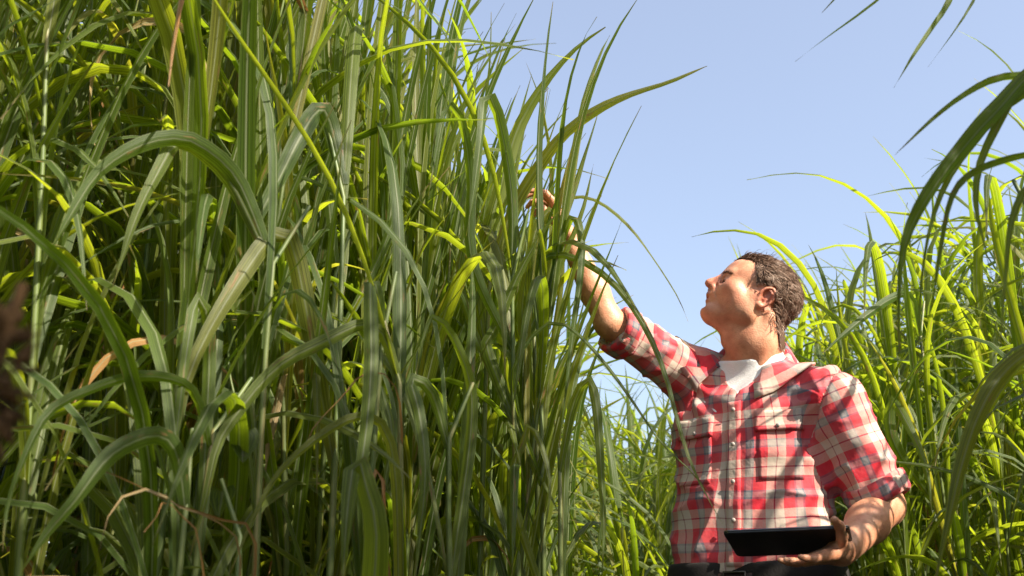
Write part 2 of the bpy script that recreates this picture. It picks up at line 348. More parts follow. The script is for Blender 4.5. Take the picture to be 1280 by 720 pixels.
# ------------------------------------------------------------------ implicit-surface modelling for the figure
def glines(segs):
    out = [segs[0][0]]
    for a, b, h in segs:
        n = max(1, int(round((b-a)/h))); out += list(a + (b-a)*(np.arange(n)+1)/n)
    return np.array(out, np.float32)
class Field:
    def __init__(s, xs, ys, zs):
        s.xs, s.ys, s.zs = xs, ys, zs; s.D = np.full((len(xs), len(ys), len(zs)), .08, np.float32)
    def sub(s, lo, hi):
        i = [np.searchsorted(g, l) for g, l in zip((s.xs, s.ys, s.zs), lo)]; j = [np.searchsorted(g, h) for g, h in zip((s.xs, s.ys, s.zs), hi)]
        sl = tuple(slice(max(0, a-1), b+1) for a, b in zip(i, j))
        return sl, s.xs[sl[0]][:, None, None], s.ys[sl[1]][None, :, None], s.zs[sl[2]][None, None, :]
    def op(s, lo, hi, fn, k=.01, mode='add'):
        pad = k + .02 if mode == 'add' else .004 + k
        sl, X, Y, Z = s.sub(np.asarray(lo)-pad, np.asarray(hi)+pad); d = fn(X, Y, Z).astype(np.float32); A = s.D[sl]
        if mode == 'sub': d = -d; A = -A; d = -d; B = s.D[sl]; h = np.clip(k - np.abs(B + d), 0, None)/k; s.D[sl] = np.maximum(B, -d) + h*h*k*.25; return
        h = np.clip(k - np.abs(A - d), 0, None)/k; s.D[sl] = np.minimum(A, d) - h*h*k*.25
    def ball(s, c, r, k=.01, mode='add'):
        c = np.asarray(c, float); s.op(c-r, c+r, lambda X, Y, Z: np.sqrt((X-c[0])**2+(Y-c[1])**2+(Z-c[2])**2)-r, k, mode)
    def ell(s, c, ax, rad, k=.01, mode='add'):
        """ax: three orthonormal rows"""
        c = np.asarray(c, float); ax = np.asarray(ax, float); R = max(rad)
        def fn(X, Y, Z):
            x, y, z = X-c[0], Y-c[1], Z-c[2]; q = [(x*a[0]+y*a[1]+z*a[2]) for a in ax]
            k0 = np.sqrt(sum((qq/r)**2 for qq, r in zip(q, rad)))+1e-6; k1 = np.sqrt(sum((qq/(r*r))**2 for qq, r in zip(q, rad)))+1e-6
            return k0*(k0-1)/k1
        s.op(c-R, c+R, fn, k, mode)
    def cap(s, a, b, r1, r2, k=.01, mode='add'):
        a = np.asarray(a, float); b = np.asarray(b, float); ba = b-a; L2 = ba@ba; R = max(r1, r2)
        def fn(X, Y, Z):
            t = np.clip(((X-a[0])*ba[0]+(Y-a[1])*ba[1]+(Z-a[2])*ba[2])/L2, 0, 1)
            return np.sqrt((X-a[0]-t*ba[0])**2+(Y-a[1]-t*ba[1])**2+(Z-a[2]-t*ba[2])**2)-(r1+(r2-r1)*t)
        s.op(np.minimum(a, b)-R, np.maximum(a, b)+R, fn, k, mode)
    def mesh(s, smooth=1, lam=.5):
        D = s.D; ins = D < 0; c = np.zeros(tuple(n-1 for n in D.shape), np.uint8)
        for a in (0, 1):
            for b in (0, 1):
                for e in (0, 1): c += ins[a:D.shape[0]-1+a, b:D.shape[1]-1+b, e:D.shape[2]-1+e]
        act = (c > 0) & (c < 8); idx = np.argwhere(act); n = len(idx); vid = np.full(c.shape, -1, np.int32); vid[tuple(idx.T)] = np.arange(n)
        G = (s.xs, s.ys, s.zs); acc = np.zeros((n, 3)); cnt = np.zeros(n)
        cor = {}
        for o in [(a, b, e) for a in (0, 1) for b in (0, 1) for e in (0, 1)]:
            cor[o] = D[idx[:, 0]+o[0], idx[:, 1]+o[1], idx[:, 2]+o[2]]
        pos = lambda o: np.stack([G[i][idx[:, i]+o[i]] for i in range(3)], 1)
        for o in cor:
            for ax in range(3):
                if o[ax]: continue
                p = list(o); p[ax] = 1; p = tuple(p); d0, d1 = cor[o], cor[p]; m = (d0 < 0) != (d1 < 0)
                t = np.where(m, d0/np.where(m, d0-d1, 1), 0)[:, None]; P = pos(o)*(1-t)+pos(p)*t
                acc[m] += P[m]; cnt[m] += 1
        V = acc/np.maximum(cnt, 1)[:, None]; Q = []
        for ax in range(3):
            u, v = (ax+1) % 3, (ax+2) % 3
            a = [slice(None)]*3; b = [slice(None)]*3; a[ax] = slice(0, -1); b[ax] = slice(1, None)
            d0 = ins[tuple(a)]; ch = d0 != ins[tuple(b)]; e = np.argwhere(ch)
            e = e[(e[:, u] > 0) & (e[:, v] > 0) & (e[:, u] < D.shape[u]-1) & (e[:, v] < D.shape[v]-1)]
            def cell(du, dv):
                q = e.copy(); q[:, u] += du; q[:, v] += dv; return vid[q[:, 0], q[:, 1], q[:, 2]]
            q = np.stack([cell(-1, -1), cell(0, -1), cell(0, 0), cell(-1, 0)], 1); f = ~d0[tuple(e.T)]; q[f] = q[f][:, ::-1]; Q.append(q)
        Q = np.vstack(Q)
        for _ in range(smooth):
            S = np.zeros_like(V); k = np.zeros(n)
            for i in range(4):
                for j in ((i+1) % 4, (i-1) % 4): np.add.at(S, Q[:, i], V[Q[:, j]]); np.add.at(k, Q[:, i], 1)
            V += lam*(S/np.maximum(k, 1)[:, None]-V)
        return V, Q

# ------------------------------------------------------------------ the man
YB = 2.32
TH = math.radians(33)
NV = np.array((-math.sin(TH), -math.cos(TH), 0)); LV = np.array((math.cos(TH), -math.sin(TH), 0)); ZV = np.array((0, 0, 1.))
ORG = at(936, 600, YB); ORG[2] = 0
def ofs(z): return -.075*np.clip((z-1.03)/.45, -.3, 1.1)          # leaning back
def tl(a, b, z): return ORG + LV*a + NV*(b+ofs(z)) + ZV*z
def tinv(V):
    d = V - ORG; z = d[:, 2]; return np.stack([d@LV, d@NV - ofs(z), z], 1)
YH = YB + .02
MPP = at(951, 370, YH)[0]-at(950, 370, YH)[0]
def H(px, py, lat=0.): p = at(px, py, YH-abs(lat)*MPP); p[1] = YH - lat*MPP; return p   # both sides mirror the side in view
jLS = at(1043, 505, 2.22); jLE = at(1104, 632, 2.20); jLW = at(1052, 690, 2.02)
jRS = at(866, 474, 2.42); jRE = at(762, 404, 2.28); jRW = at(711, 298, 2.26)
print('arm lengths', [round(float(np.linalg.norm(a-b)), 3) for a, b in ((jLS, jLE), (jLE, jLW), (jRS, jRE), (jRE, jRW))], 'mpp', MPP, 'top', at(950, 320, YH)[2], 'belt', at(900, 705, YB)[2])

ZK = [.90, .97, 1.03, 1.12, 1.22, 1.32, 1.40, 1.45, 1.49, 1.53]
TA = [.17, .182, .184, .182, .186, .192, .185, .150, .085, .05]
TF = [.11, .120, .124, .122, .122, .125, .110, .088, .065, .05]
TB = [.12, .118, .112, .106, .110, .118, .112, .095, .070, .05]
def torso_fn(ins, folds=None):
    def fn(X, Y, Z):
        dx, dy = X-ORG[0], Y-ORG[1]; a = dx*LV[0]+dy*LV[1]; b = dx*NV[0]+dy*NV[1]-ofs(Z)
        A = np.interp(Z, ZK, TA)-ins; Bf = np.interp(Z, ZK, TF)-ins; Bb = np.interp(Z, ZK, TB)-ins
        A, Bf, Bb = np.maximum(A, .01), np.maximum(Bf, .01), np.maximum(Bb, .01)
        B = np.where(b > 0, Bf, Bb); q = ((np.abs(a)/A)**2.3+(np.abs(b)/B)**2.3)**(1/2.3)
        return (q-1)*np.minimum(A, B)*.85
    return fn
def finger(f, base, d, nrm, L, bend, r0, k=.0035):
    """three phalanges curling towards -nrm ... returns the tip"""
    p = np.asarray(base, float); d = nz(d); nrm = nz(np.asarray(nrm) - d*np.dot(nrm, d))
    for i, fr in enumerate((.45, .31, .24)):
        a = math.radians(bend[i]); d, nrm = d*math.cos(a) - nrm*math.sin(a), nrm*math.cos(a) + d*math.sin(a)
        q = p + d*L*fr; f.cap(p, q, r0*(1-.12*i), r0*(1-.12*(i+1)), k); p = q
    return p
def hand(f, wrist, d, nrm, side, bends, thumb, sc_=1.0):
    """d: wrist to knuckles, nrm: back of the hand, side: towards the thumb"""
    d = nz(d); nrm = nz(nrm - d*np.dot(nrm, d)); side = np.cross(d, nrm)*np.sign(np.dot(np.cross(d, nrm), side))
    w = np.asarray(wrist, float)
    offs = [.030, .010, -.010, -.029]; kl = [.088, .092, .087, .078]; fl = [.072, .081, .075, .059]; rr = [.0088, .0092, .0088, .0076]
    for o, l in zip(offs, kl): f.cap(w + side*o*.55 + d*.01, w + side*o + d*l*.97 - nrm*.002, .0145, .0112, .014)
    for i, (o, l) in enumerate(zip(offs, kl)):
        finger(f, w + side*o*1.05 + d*l, d + side*o*2.2, nrm, fl[i], bends[i], rr[i])
    b = w + side*.024 + d*.025 - nrm*.008; f.cap(w + side*.012 + d*.012, b, .015, .0145, .012)
    td, tb = thumb; td = d*td[0] + side*td[1] - nrm*td[2]
    p = b; dd = nz(td); bn = nz(np.cross(np.cross(dd, side), dd))
    for i, L in enumerate((.040, .033, .027)):
        a = math.radians(tb[i]); dd = nz(dd*math.cos(a) + (d*.8 - side*.6)*math.sin(a)); q = p + dd*L; f.cap(p, q, (.0125, .0105, .0095)[i], (.0105, .0095, .0075)[i], .006); p = q

def skin_mat():
    m, nt, N, L = new_mat('tanned_skin')
    out = N('ShaderNodeOutputMaterial'); p = N('ShaderNodeBsdfPrincipled'); L(p.outputs[0], out.inputs[0])
    tc = N('ShaderNodeTexCoord'); n = N('ShaderNodeTexNoise'); n.inputs['Scale'].default_value = 28; n.inputs['Detail'].default_value = 6; L(tc.outputs['Object'], n.inputs['Vector'])
    c = ramp(nt, n.outputs['Fac'], [(.3, (.43, .17, .09)), (.5, (.56, .255, .145)), (.7, (.64, .33, .20))])
    nf = N('ShaderNodeTexNoise'); nf.inputs['Scale'].default_value = 150; nf.inputs['Detail'].default_value = 5; L(tc.outputs['Object'], nf.inputs['Vector'])
    c = mixc(nt, math_node(nt, 'MULTIPLY', math_node(nt, 'SUBTRACT', nf.outputs['Fac'], .55, clamp=True), 2.2, clamp=True), c, (.40, .14, .075))
    a = N('ShaderNodeAttribute'); a.attribute_name = 'flush'; c = mixc(nt, a.outputs['Fac'], c, (.44, .095, .065))
    a2 = N('ShaderNodeAttribute'); a2.attribute_name = 'stubble'
    n2 = N('ShaderNodeTexNoise'); n2.inputs['Scale'].default_value = 900; L(tc.outputs['Object'], n2.inputs['Vector'])
    c = mixc(nt, math_node(nt, 'MULTIPLY', a2.outputs['Fac'], n2.outputs['Fac']), c, (.16, .10, .075)); L(c, p.inputs['Base Color'])
    p.inputs['Roughness'].default_value = .48; p.inputs['Subsurface Weight'].default_value = .12; p.inputs['Subsurface Radius'].default_value = (.012, .004, .002)
    n3 = N('ShaderNodeTexNoise'); n3.inputs['Scale'].default_value = 260; n3.inputs['Detail'].default_value = 3; L(tc.outputs['Object'], n3.inputs['Vector'])
    bp = N('ShaderNodeBump'); bp.inputs['Strength'].default_value = .6; bp.inputs['Distance'].default_value = .0015; L(n3.outputs['Fac'], bp.inputs['Height']); L(bp.outputs[0], p.inputs['Normal'])
    return m
M_SKIN = skin_mat()

# tablet frame (needed by the left hand): corners from the photograph, tilted in the hand
tbA = at(914, 664, 2.0); tbB = at(1050, 658, 1.93)                # the near long edge
T_u = nz(tbB-tbA); T_w = .236; T_h = .175
T_c0 = (tbA+tbB)/2
hv = at(908, 690, 2.15) - tbA; hv = nz(hv - T_u*np.dot(hv, T_u))  # towards the far long edge, falling away
T_n = nz(np.cross(T_u, hv)); T_n *= np.sign(T_n[2])
T_ctr = T_c0 + hv*T_h/2

def build_body():
    xs = glines([(-.02, .16, .0045), (.16, .40, .005), (.40, .74, .0026), (.74, 1.02, .004)])
    ys = glines([(1.84, 2.12, .004), (2.12, 2.46, .003), (2.46, 2.66, .006)])
    zs = glines([(0.0, .92, .014), (.92, 1.06, .004), (1.06, 1.14, .004), (1.14, 1.42, .008), (1.42, 1.80, .0026), (1.80, 2.14, .004)])
    f = Field(xs, ys, zs); print('body grid', f.D.shape)
    f.op(ORG + (-.3, -.3, .85), ORG + (.3, .3, 1.53), torso_fn(.016), .02)
    for sgn in (-1, 1):                                                # legs and feet
        hp = tl(.09*sgn, 0, .90); kn = tl(.10*sgn, .02, .50); an = tl(.12*sgn, -.02, .09); to = tl(.15*sgn, .15, .035)
        f.cap(tl(.08*sgn, -.01, .97), hp, .11, .095, .05); f.cap(hp, kn, .09, .06, .04); f.cap(kn, an, .06, .042, .03); f.cap(an, to, .045, .033, .02)
    nb = tl(0, -.012, 1.45)
    f.cap(nb, H(942.5, 428), .070, .063, .03); f.cap(H(942.5, 430), H(947, 396), .063, .060, .02)
    for sgn in (-1, 1): f.cap(H(962, 396, 30*sgn), tl(.03*sgn, .055, 1.435), .011, .010, .022)     # neck tendons
    f.ball(H(909, 428), .012, .02)                                   # larynx
    nb2 = tl(0, -.03, 1.455)
    for S in (jLS, jRS): f.cap(nb2, S+np.array((0, 0, .010)), .045, .048, .04)
    f.cap(jLS, jLE, .052, .043, .03); f.cap(jLE, (jLE*.6+jLW*.4), .043, .041, .02); f.cap(jLE*.6+jLW*.4, jLW, .041, .028, .02)
    f.cap(jRS, jRE, .046, .034, .03); f.cap(jRE, (jRE*.62+jRW*.38), .034, .034, .02); f.cap(jRE*.62+jRW*.38, jRW, .034, .024, .02)
    # ---- head
    px = MPP
    a1 = nz(H(1000, 398)-H(950, 364)); a2 = nz(np.cross(a1, (0, 1, 0))); AX = (a1, np.array((0, 1., 0)), a2)
    f.ell(H(955, 365), AX, (45*px, 38*px, 36*px), .02)
    f.ell(H(940, 354), AX, (34*px, 33*px, 28*px), .02)
    fa = nz(H(884, 392)-H(911, 342)); fb = nz(np.cross(fa, (0, 1, 0))); FX = (fa, np.array((0, 1., 0)), fb)
    f.ell(H(921, 365), FX, (36*px, 30*px, 27*px), .025)
    f.ell(H(912, 373), FX, (28*px, 24*px, 24*px), .02)
    for sg in (-1, 1):
        f.cap(H(889, 390, 5*sg), H(934, 393, 27*sg), 8.5*px, 10*px, .02)
        f.cap(H(934, 393, 27*sg), H(945, 374, 32*sg), 9*px, 8*px, .02)
        f.ball(H(917, 362, 25*sg), 9*px, .022)                       # cheekbone
        f.cap(H(909, 343.5, 5*sg), H(917, 341, 22*sg), 4.5*px, 4*px, .010)   # brow ridge
    f.ball(H(886.5, 389), 8.6*px, .014); f.ball(H(884.5, 388, 4), 5.5*px, .01); f.ball(H(884.5, 388, -4), 5.5*px, .01)
    f.cap(H(893, 398), H(914, 408), 8*px, 16*px, .03)                # under the chin
    for sg in (-1, 1):
        f.ball(H(906.5, 352, 15*sg), 5.6*px, .010, 'sub')            # eye socket
        f.ball(H(912.2, 352, 15*sg), 7.4*px, .004)                     # eyeball under the lids
        f.cap(H(905.2, 350.9, 10*sg), H(908.6, 350.6, 21*sg), 2.2*px, 1.9*px, .004)
        f.cap(H(904.8, 354.6, 10*sg), H(908.8, 354.8, 21*sg), 1.5*px, 1.3*px, .004)
    # nose
    f.cap(H(907, 346.5), H(890.5, 351.8), 4.0*px, 4.6*px, .010); f.ball(H(886.2, 353.8), 5.2*px, .006); f.cap(H(886.4, 356), H(890.5, 361.5), 3.0*px, 3.0*px, .005)
    f.cap(H(900, 351, 3), H(893, 359, 6), 5*px, 4.5*px, .008); f.cap(H(900, 351, -3), H(893, 359, -6), 5*px, 4.5*px, .008)
    for sg in (-1, 1):
        f.ball(H(891.5, 358.2, 7.5*sg), 4.2*px, .004); f.ball(H(889.4, 360.6, 5*sg), 2.5*px, .002, 'sub')
        f.cap(H(896, 357, 11.5*sg), H(894, 374, 18*sg), 1.0*px, 1.0*px, .009, 'sub')   # smile line
    # mouth
    f.ell(H(893, 370), FX, (10*px, 13*px, 8*px), .012); f.ball(H(924, 380, 22), 12*px, .03); f.ball(H(924, 380, -22), 12*px, .03)
    f.cap(H(888.2, 367.8, -8), H(886.4, 368, 0), 1.8*px, 2.6*px, .007); f.cap(H(888.2, 367.8, 8), H(886.4, 368, 0), 1.8*px, 2.6*px, .007)
    f.cap(H(887.6, 375.2, -7), H(885.8, 375.4, 0), 2.2*px, 2.9*px, .007); f.cap(H(887.6, 375.2, 7), H(885.8, 375.4, 0), 2.2*px, 2.9*px, .007)
    f.cap(H(882.4, 371.8), H(895.5, 369.6, 13), 2.0*px, 1.3*px, .003, 'sub'); f.cap(H(882.4, 371.8), H(895.5, 369.6, -13), 2.0*px, 1.3*px, .003, 'sub')
    f.cap(H(880.5, 381.5, -5), H(880.5, 381.5, 5), 2.6*px, 2.6*px, .008, 'sub')
    # ears
    for sg in (-1, 1):
        e0 = H(956, 372, 38*sg); ea = nz(H(966, 363)-H(948, 381)); eb = nz(np.cross(ea, (0, 1, 0)))
        tiltn = nz(np.array((0, 1., 0)) + .35*sg*eb*0 ); EX = (ea, eb, tiltn)
        f.ell(e0, EX, (14.5*px, 8.5*px, 3.4*px), .006)
        ring = [H(949, 376, 39*sg), H(950, 367, 41*sg), H(957, 361, 43*sg), H(966, 361, 44*sg), H(969, 367, 45*sg), H(966, 375, 44*sg), H(959, 381, 42*sg), H(951, 384, 40*sg)]
        rc = catmull(ring, 18)
        for i in range(17): f.cap(rc[i], rc[i+1], 1.9*px, 1.9*px, .0025)
        f.ball(H(949.5, 382, 40*sg), 4.0*px, .004)
        f.cap(H(955, 371, 42*sg), H(961, 366, 43*sg), 3.4*px, 3.0*px, .003, 'sub'); f.ball(H(952, 375.5, 40*sg), 3.0*px, .003, 'sub')
        f.ball(H(947.5, 374.5, 38.5*sg), 2.6*px, .004)
    # ---- hands: the right one reaches into the leaves, the left one holds the tablet from below
    d = nz(at(691, 256, 2.24)-jRW)
    hand(f, jRW, d, np.array((.55, -.1, .75)), np.array((0, -1., .3)), [(18, 30, 25), (26, 38, 30), (34, 44, 35), (42, 48, 38)], ((.75, .55, .45), (5, 12, 18)))
    p_h = T_c0 + T_u*.075 + hv*.075 - T_n*.034
    d = nz(p_h - jLW)
    hand(f, jLW, d, -T_n, -hv, [(4, 8, 6), (4, 8, 6), (5, 10, 8), (6, 12, 8)], ((.45, .75, .55), (4, 10, 14)))
    V, Q = f.mesh(1, .4)
    # colour masks that belong to the skin itself: lips, nose, ears; beard shadow
    def near(p, r): return np.clip(1-np.linalg.norm((V-p)*(1, .75, 1), axis=1)/r, 0, 1)
    fl = np.clip(2.2*(near(H(886, 368), 8*px)*.6 + near(H(886, 375.5), 8*px)*.6), 0, .5)
    for q, w in ((H(889, 355), .35), (H(958, 372, 42), .55), (H(914, 366, 27), .25), (H(958, 372, -42), .5)): fl = np.maximum(fl, w*np.clip(1.6*near(q, 22*px), 0, 1))
    st = np.zeros(len(V))
    for q, r in ((H(890, 392), 22), (H(905, 395, 18), 22), (H(925, 396, 26), 20), (H(889, 364), 10), (H(905, 395, -18), 22)): st = np.maximum(st, .5*np.clip(1.6*near(q, r*px), 0, 1))
    o = link('person', mesh_np('person', V, Q, M_SKIN, attrs={'flush': fl, 'stubble': st}))
    tag(o, 'man in a red plaid shirt reaching up into the tall cane and holding a tablet', 'person')
    return o, V, Q
MAN, BV, BQ = build_body()

# ------------------------------------------------------------------ clothing
_lat = np.random.RandomState(3).rand(32, 32, 32)
def vnoise(P):
    P = np.asarray(P, float); i = np.floor(P).astype(int); f = P-i; f = f*f*(3-2*f); o = 0
    for a in (0, 1):
        for b in (0, 1):
            for c in (0, 1):
                w = (f[:, 0] if a else 1-f[:, 0])*(f[:, 1] if b else 1-f[:, 1])*(f[:, 2] if c else 1-f[:, 2])
                o = o + w*_lat[(i[:, 0]+a) % 32, (i[:, 1]+b) % 32, (i[:, 2]+c) % 32]
    return o
def ridge(P): return 1-np.abs(2*vnoise(P)-1)
def vnormals(V, Q):
    n = np.cross(V[Q[:, 2]]-V[Q[:, 0]], V[Q[:, 3]]-V[Q[:, 1]]); N = np.zeros_like(V)
    for i in range(4): np.add.at(N, Q[:, i], n)
    return N/(np.linalg.norm(N, axis=1)[:, None]+1e-12)

def plaid_mat():
    """woven check: warp and weft carry the same run of stripes and average where they cross"""
    m, nt, N, L = new_mat('red_plaid_cotton')
    out = N('ShaderNodeOutputMaterial'); p = N('ShaderNodeBsdfPrincipled'); L(p.outputs[0], out.inputs[0])
    uv = N('ShaderNodeUVMap'); sep = N('ShaderNodeSeparateXYZ'); L(uv.outputs[0], sep.inputs[0])
    red, tan, navy, dark = (.60, .018, .036), (.55, .44, .35), (.075, .085, .125), (.20, .012, .04)
    def stripes(x, per, off):
        f = math_node(nt, 'FRACT', math_node(nt, 'ADD', math_node(nt, 'DIVIDE', x, per), off))
        return ramp(nt, f, [(0, tan), (.165, dark), (.195, tan), (.36, red), (.56, navy), (.60, (.24, .22, .22)), (.70, navy), (.735, red), (.94, (.50, .05, .07)), (.97, red)], 'CONSTANT')
    a = stripes(sep.outputs[0], .106, .36); b = stripes(sep.outputs[1], .112, .15)
    tc = N('ShaderNodeTexCoord')
    wv = N('ShaderNodeTexNoise'); wv.inputs['Scale'].default_value = 420; wv.inputs['Detail'].default_value = 2; L(tc.outputs['Object'], wv.inputs['Vector'])
    f = math_node(nt, 'ADD', .30, math_node(nt, 'MULTIPLY', wv.outputs['Fac'], .4))
    c = mixc(nt, f, a, b)
    fd = N('ShaderNodeTexNoise'); fd.inputs['Scale'].default_value = 14; fd.inputs['Detail'].default_value = 4; L(tc.outputs['Object'], fd.inputs['Vector'])
    c = mixc(nt, math_node(nt, 'MULTIPLY', math_node(nt, 'SUBTRACT', fd.outputs['Fac'], .35, clamp=True), .42), c, (.62, .50, .45))   # washed-out cloth
    L(c, p.inputs['Base Color']); p.inputs['Roughness'].default_value = .85; p.inputs['Specular IOR Level'].default_value = .2
    p.inputs['Sheen Weight'].default_value = .15
    n1 = N('ShaderNodeTexNoise'); n1.inputs['Scale'].default_value = 45; n1.inputs['Detail'].default_value = 5; L(tc.outputs['Object'], n1.inputs['Vector'])
    bp = N('ShaderNodeBump'); bp.inputs['Strength'].default_value = .6; bp.inputs['Distance'].default_value = .004; L(n1.outputs['Fac'], bp.inputs['Height']); L(bp.outputs[0], p.inputs['Normal'])
    return m
M_PLAID = plaid_mat()
M_TEE = simple_mat('white_jersey', (.80, .79, .77), .85, .4, 300, .2, .05)
M_BTN = simple_mat('shirt_button', (.42, .36, .32), .5)
M_TROUSER = simple_mat('dark_trousers', (.012, .009, .008), .85, .5, 220)
M_BELT = simple_mat('brown_leather', (.028, .012, .008), .5, .5, 150)
M_BOOT = simple_mat('boot_leather', (.07, .04, .022), .6, .5, 90)
M_METAL = simple_mat('buckle_metal', (.10, .09, .08), .45, 0, 200, .5, .05, 1.0)

def arm_uv(V, S, E, ref):
    ax = nz(E-S); d = V-S; t = d@ax; r1 = nz(ref-ax*np.dot(ref, ax)); r2 = np.cross(ax, r1)
    return np.stack([np.arctan2(d@r2, d@r1)*.066, t], 1)
def torso_uv(V):
    L3 = tinv(V); ph = np.arctan2(L3[:, 0]*.80, L3[:, 1]+.015)
    w = vnoise(V*7+3)-.5; w2 = vnoise(V*7+11)-.5
    return np.stack([ph*.175 + w*.016, L3[:, 2] - .18*np.abs(L3[:, 0])*(L3[:, 2] > 1.36)*(L3[:, 2]-1.36)*8 + w2*.018], 1)
ARM = [(jLS, jLE, .92, np.array((-.3, -1., 0))), (jRS, jRE, .90, np.array((0., -1., .3)))]

def build_shirt():
    lo = np.minimum(np.minimum(jLE, jRE), ORG+(-.25, -.25, .98))-.09; hi = np.maximum(np.maximum(jLE, jRE), ORG+(.25, .25, 1.56))+.09; lo[2] = .98; hi[2] = 1.64
    f = Field(*[glines([(a, b, .0042)]) for a, b in zip(lo, hi)])
    f.op(ORG+(-.3, -.3, .96), ORG+(.3, .3, 1.54), torso_fn(0), .02)
    nb2 = tl(0, -.035, 1.452)
    for S in (jLS, jRS): f.cap(nb2, S+np.array((0, 0, .006)), .056, .060, .05)
    for (S, E, te, ref), r2 in zip(ARM, (.064, .052)):
        f.cap(S, S+(E-S)*.98, .067, r2, .035)
    # cut: hem, sleeve ends, neck opening
    s, X, Y, Z = f.sub(lo, hi); D = f.D
    dx, dy = X-ORG[0], Y-ORG[1]; a = dx*LV[0]+dy*LV[1]; b = dx*NV[0]+dy*NV[1]-ofs(Z)
    D[:] = np.maximum(D, (.998+.010*np.cos(a*16)-Z)*1.0)
    for S, E, te, ref in ARM:
        ax = nz(E-S); P = S+(E-S)*te; t = (X-P[0])*ax[0]+(Y-P[1])*ax[1]+(Z-P[2])*ax[2]
        rr = np.sqrt((X-P[0])**2+(Y-P[1])**2+(Z-P[2])**2); D[:] = np.where(rr < .13, np.maximum(D, t), D)
    V0 = np.maximum(-(Z-(1.398+1.75*np.abs(a-.002)))/2.0, -(b-.01)); D[:] = np.maximum(D, -V0)
    nc, nd = tl(0, -.010, 1.482), nz(H(945, 410)-tl(0, -.010, 1.482)); px_, py_, pz_ = X-nc[0], Y-nc[1], Z-nc[2]
    t = px_*nd[0]+py_*nd[1]+pz_*nd[2]; rad = np.sqrt(np.maximum(px_**2+py_**2+pz_**2-t*t, 0)); D[:] = np.maximum(D, -np.maximum(rad-.072, -(t-.015)))
    V, Q = f.mesh(2, .5); N0 = vnormals(V, Q)
    # regions and cloth folds
    fc = V[Q].mean(1); reg = np.zeros(len(Q), int); vreg = np.zeros(len(V), int)
    groove = np.zeros(len(V))
    for k, (S, E, te, ref) in enumerate(ARM):
        ax = nz(E-S); side = LV*(1 if k == 0 else -1); pl = nz(ax*.55+side*.8+ZV*.1); P = S - side*.012 - ZV*0
        for arr, PP in ((reg, fc), (vreg, V)):
            t = (PP-P)@pl; d = PP-S; rr = np.linalg.norm(d-np.outer(np.clip(d@ax, -.02, .4), ax), axis=1); arr[(t > 0) & (rr < .105)] = k+1
        t = (V-P)@pl; d = V-S; rr = np.linalg.norm(d-np.outer(np.clip(d@ax, -.02, .4), ax), axis=1); groove += np.exp(-(t/.006)**2)*(rr < .11)
    L3 = tinv(V); disp = np.zeros(len(V)); z = L3[:, 2]; ta = vreg == 0
    q = np.stack([L3[:, 0]*13 - z*7, L3[:, 1]*9, z*3.2 + L3[:, 0]*5], 1)
    amp = .011 + .012*np.clip((1.22-z)/.2, 0, 1)
    disp += np.where(ta, amp*(ridge(q)**2-.45), 0)
    q = np.stack([L3[:, 0]*6+z*14, L3[:, 1]*6, z*9-L3[:, 0]*6], 1); disp += np.where(ta, .010*(ridge(q+7.3)**3-.3)*np.clip(np.abs(L3[:, 0])/.08, .35, 1), 0)
    for S, sg, am in ((jRS, -1, .010), (jLS, 1, .006)):               # creases radiating from the shoulders
        d = V-S; l = tinv(V)-tinv(S[None])[0]; th = np.arctan2(l[:, 2], -sg*l[:, 0]); r = np.linalg.norm(d, axis=1)
        fall = np.exp(-((r-.13)/.07)**2); disp += np.where(ta, am*fall*(np.sin(th*11+4*vnoise(V*9))*.5), 0)
    for k, (S, E, te, ref) in enumerate(ARM):
        m = vreg == k+1; uv = arm_uv(V, S, E, ref); tt = uv[:, 1]/np.linalg.norm(E-S)
        q = np.stack([uv[:, 1]*30 + np.sin(uv[:, 0]*20)*.5, np.cos(uv[:, 0]/.066)*1.1, np.sin(uv[:, 0]/.066)*1.1], 1)
        disp += np.where(m, (.004+.010*np.clip(tt, 0, 1))*(ridge(q+k*5)**2-.4), 0)
    edge = np.clip((z-1.035)/.02, 0, 1); V = V + N0*(disp*.9 - .007*np.clip(groove, 0, 1))[:, None]*np.where(ta, np.clip(edge, .3, 1), 1)[:, None]
    # uv per loop, by the face's own piece of cloth
    uvs = np.zeros((len(Q), 4, 2)); tu = torso_uv(V); uvs[:] = tu[Q]
    for k, (S, E, te, ref) in enumerate(ARM):
        m = reg == k+1; au = arm_uv(V, S, E, ref); w = vnoise(V*11)-.5; au = au + np.stack([w*.012, (vnoise(V*11+5)-.5)*.014], 1)
        loc = au[Q[m]]; ref_u = loc[:, :1, 0]; loc[..., 0] -= np.round((loc[..., 0]-ref_u)/(2*math.pi*.066))*2*math.pi*.066; uvs[m] = loc + (.031, .02)
    # torso seam at the back: unwrap
    m = reg == 0; loc = uvs[m]; loc[..., 0] -= np.round((loc[..., 0]-loc[:, :1, 0])/(2*math.pi*.175))*2*math.pi*.175; uvs[m] = loc
    sh = link('shirt', mesh_np('shirt', V, Q, M_PLAID, uvs.reshape(-1, 2)), MAN)
    return sh, V, Q
SHIRT, SV, SQ = build_shirt()
BVH_S = BVHTree.FromPolygons([Vector(v) for v in SV], [tuple(int(i) for i in q) for q in SQ])
def on_shirt(a, z, off):
    p = tl(a, .30, z); h = BVH_S.ray_cast(Vector(p), Vector(-NV))
    if h[0] is None: return tl(a, .1, z) + NV*off
    return np.array(h[0]) + NV*off
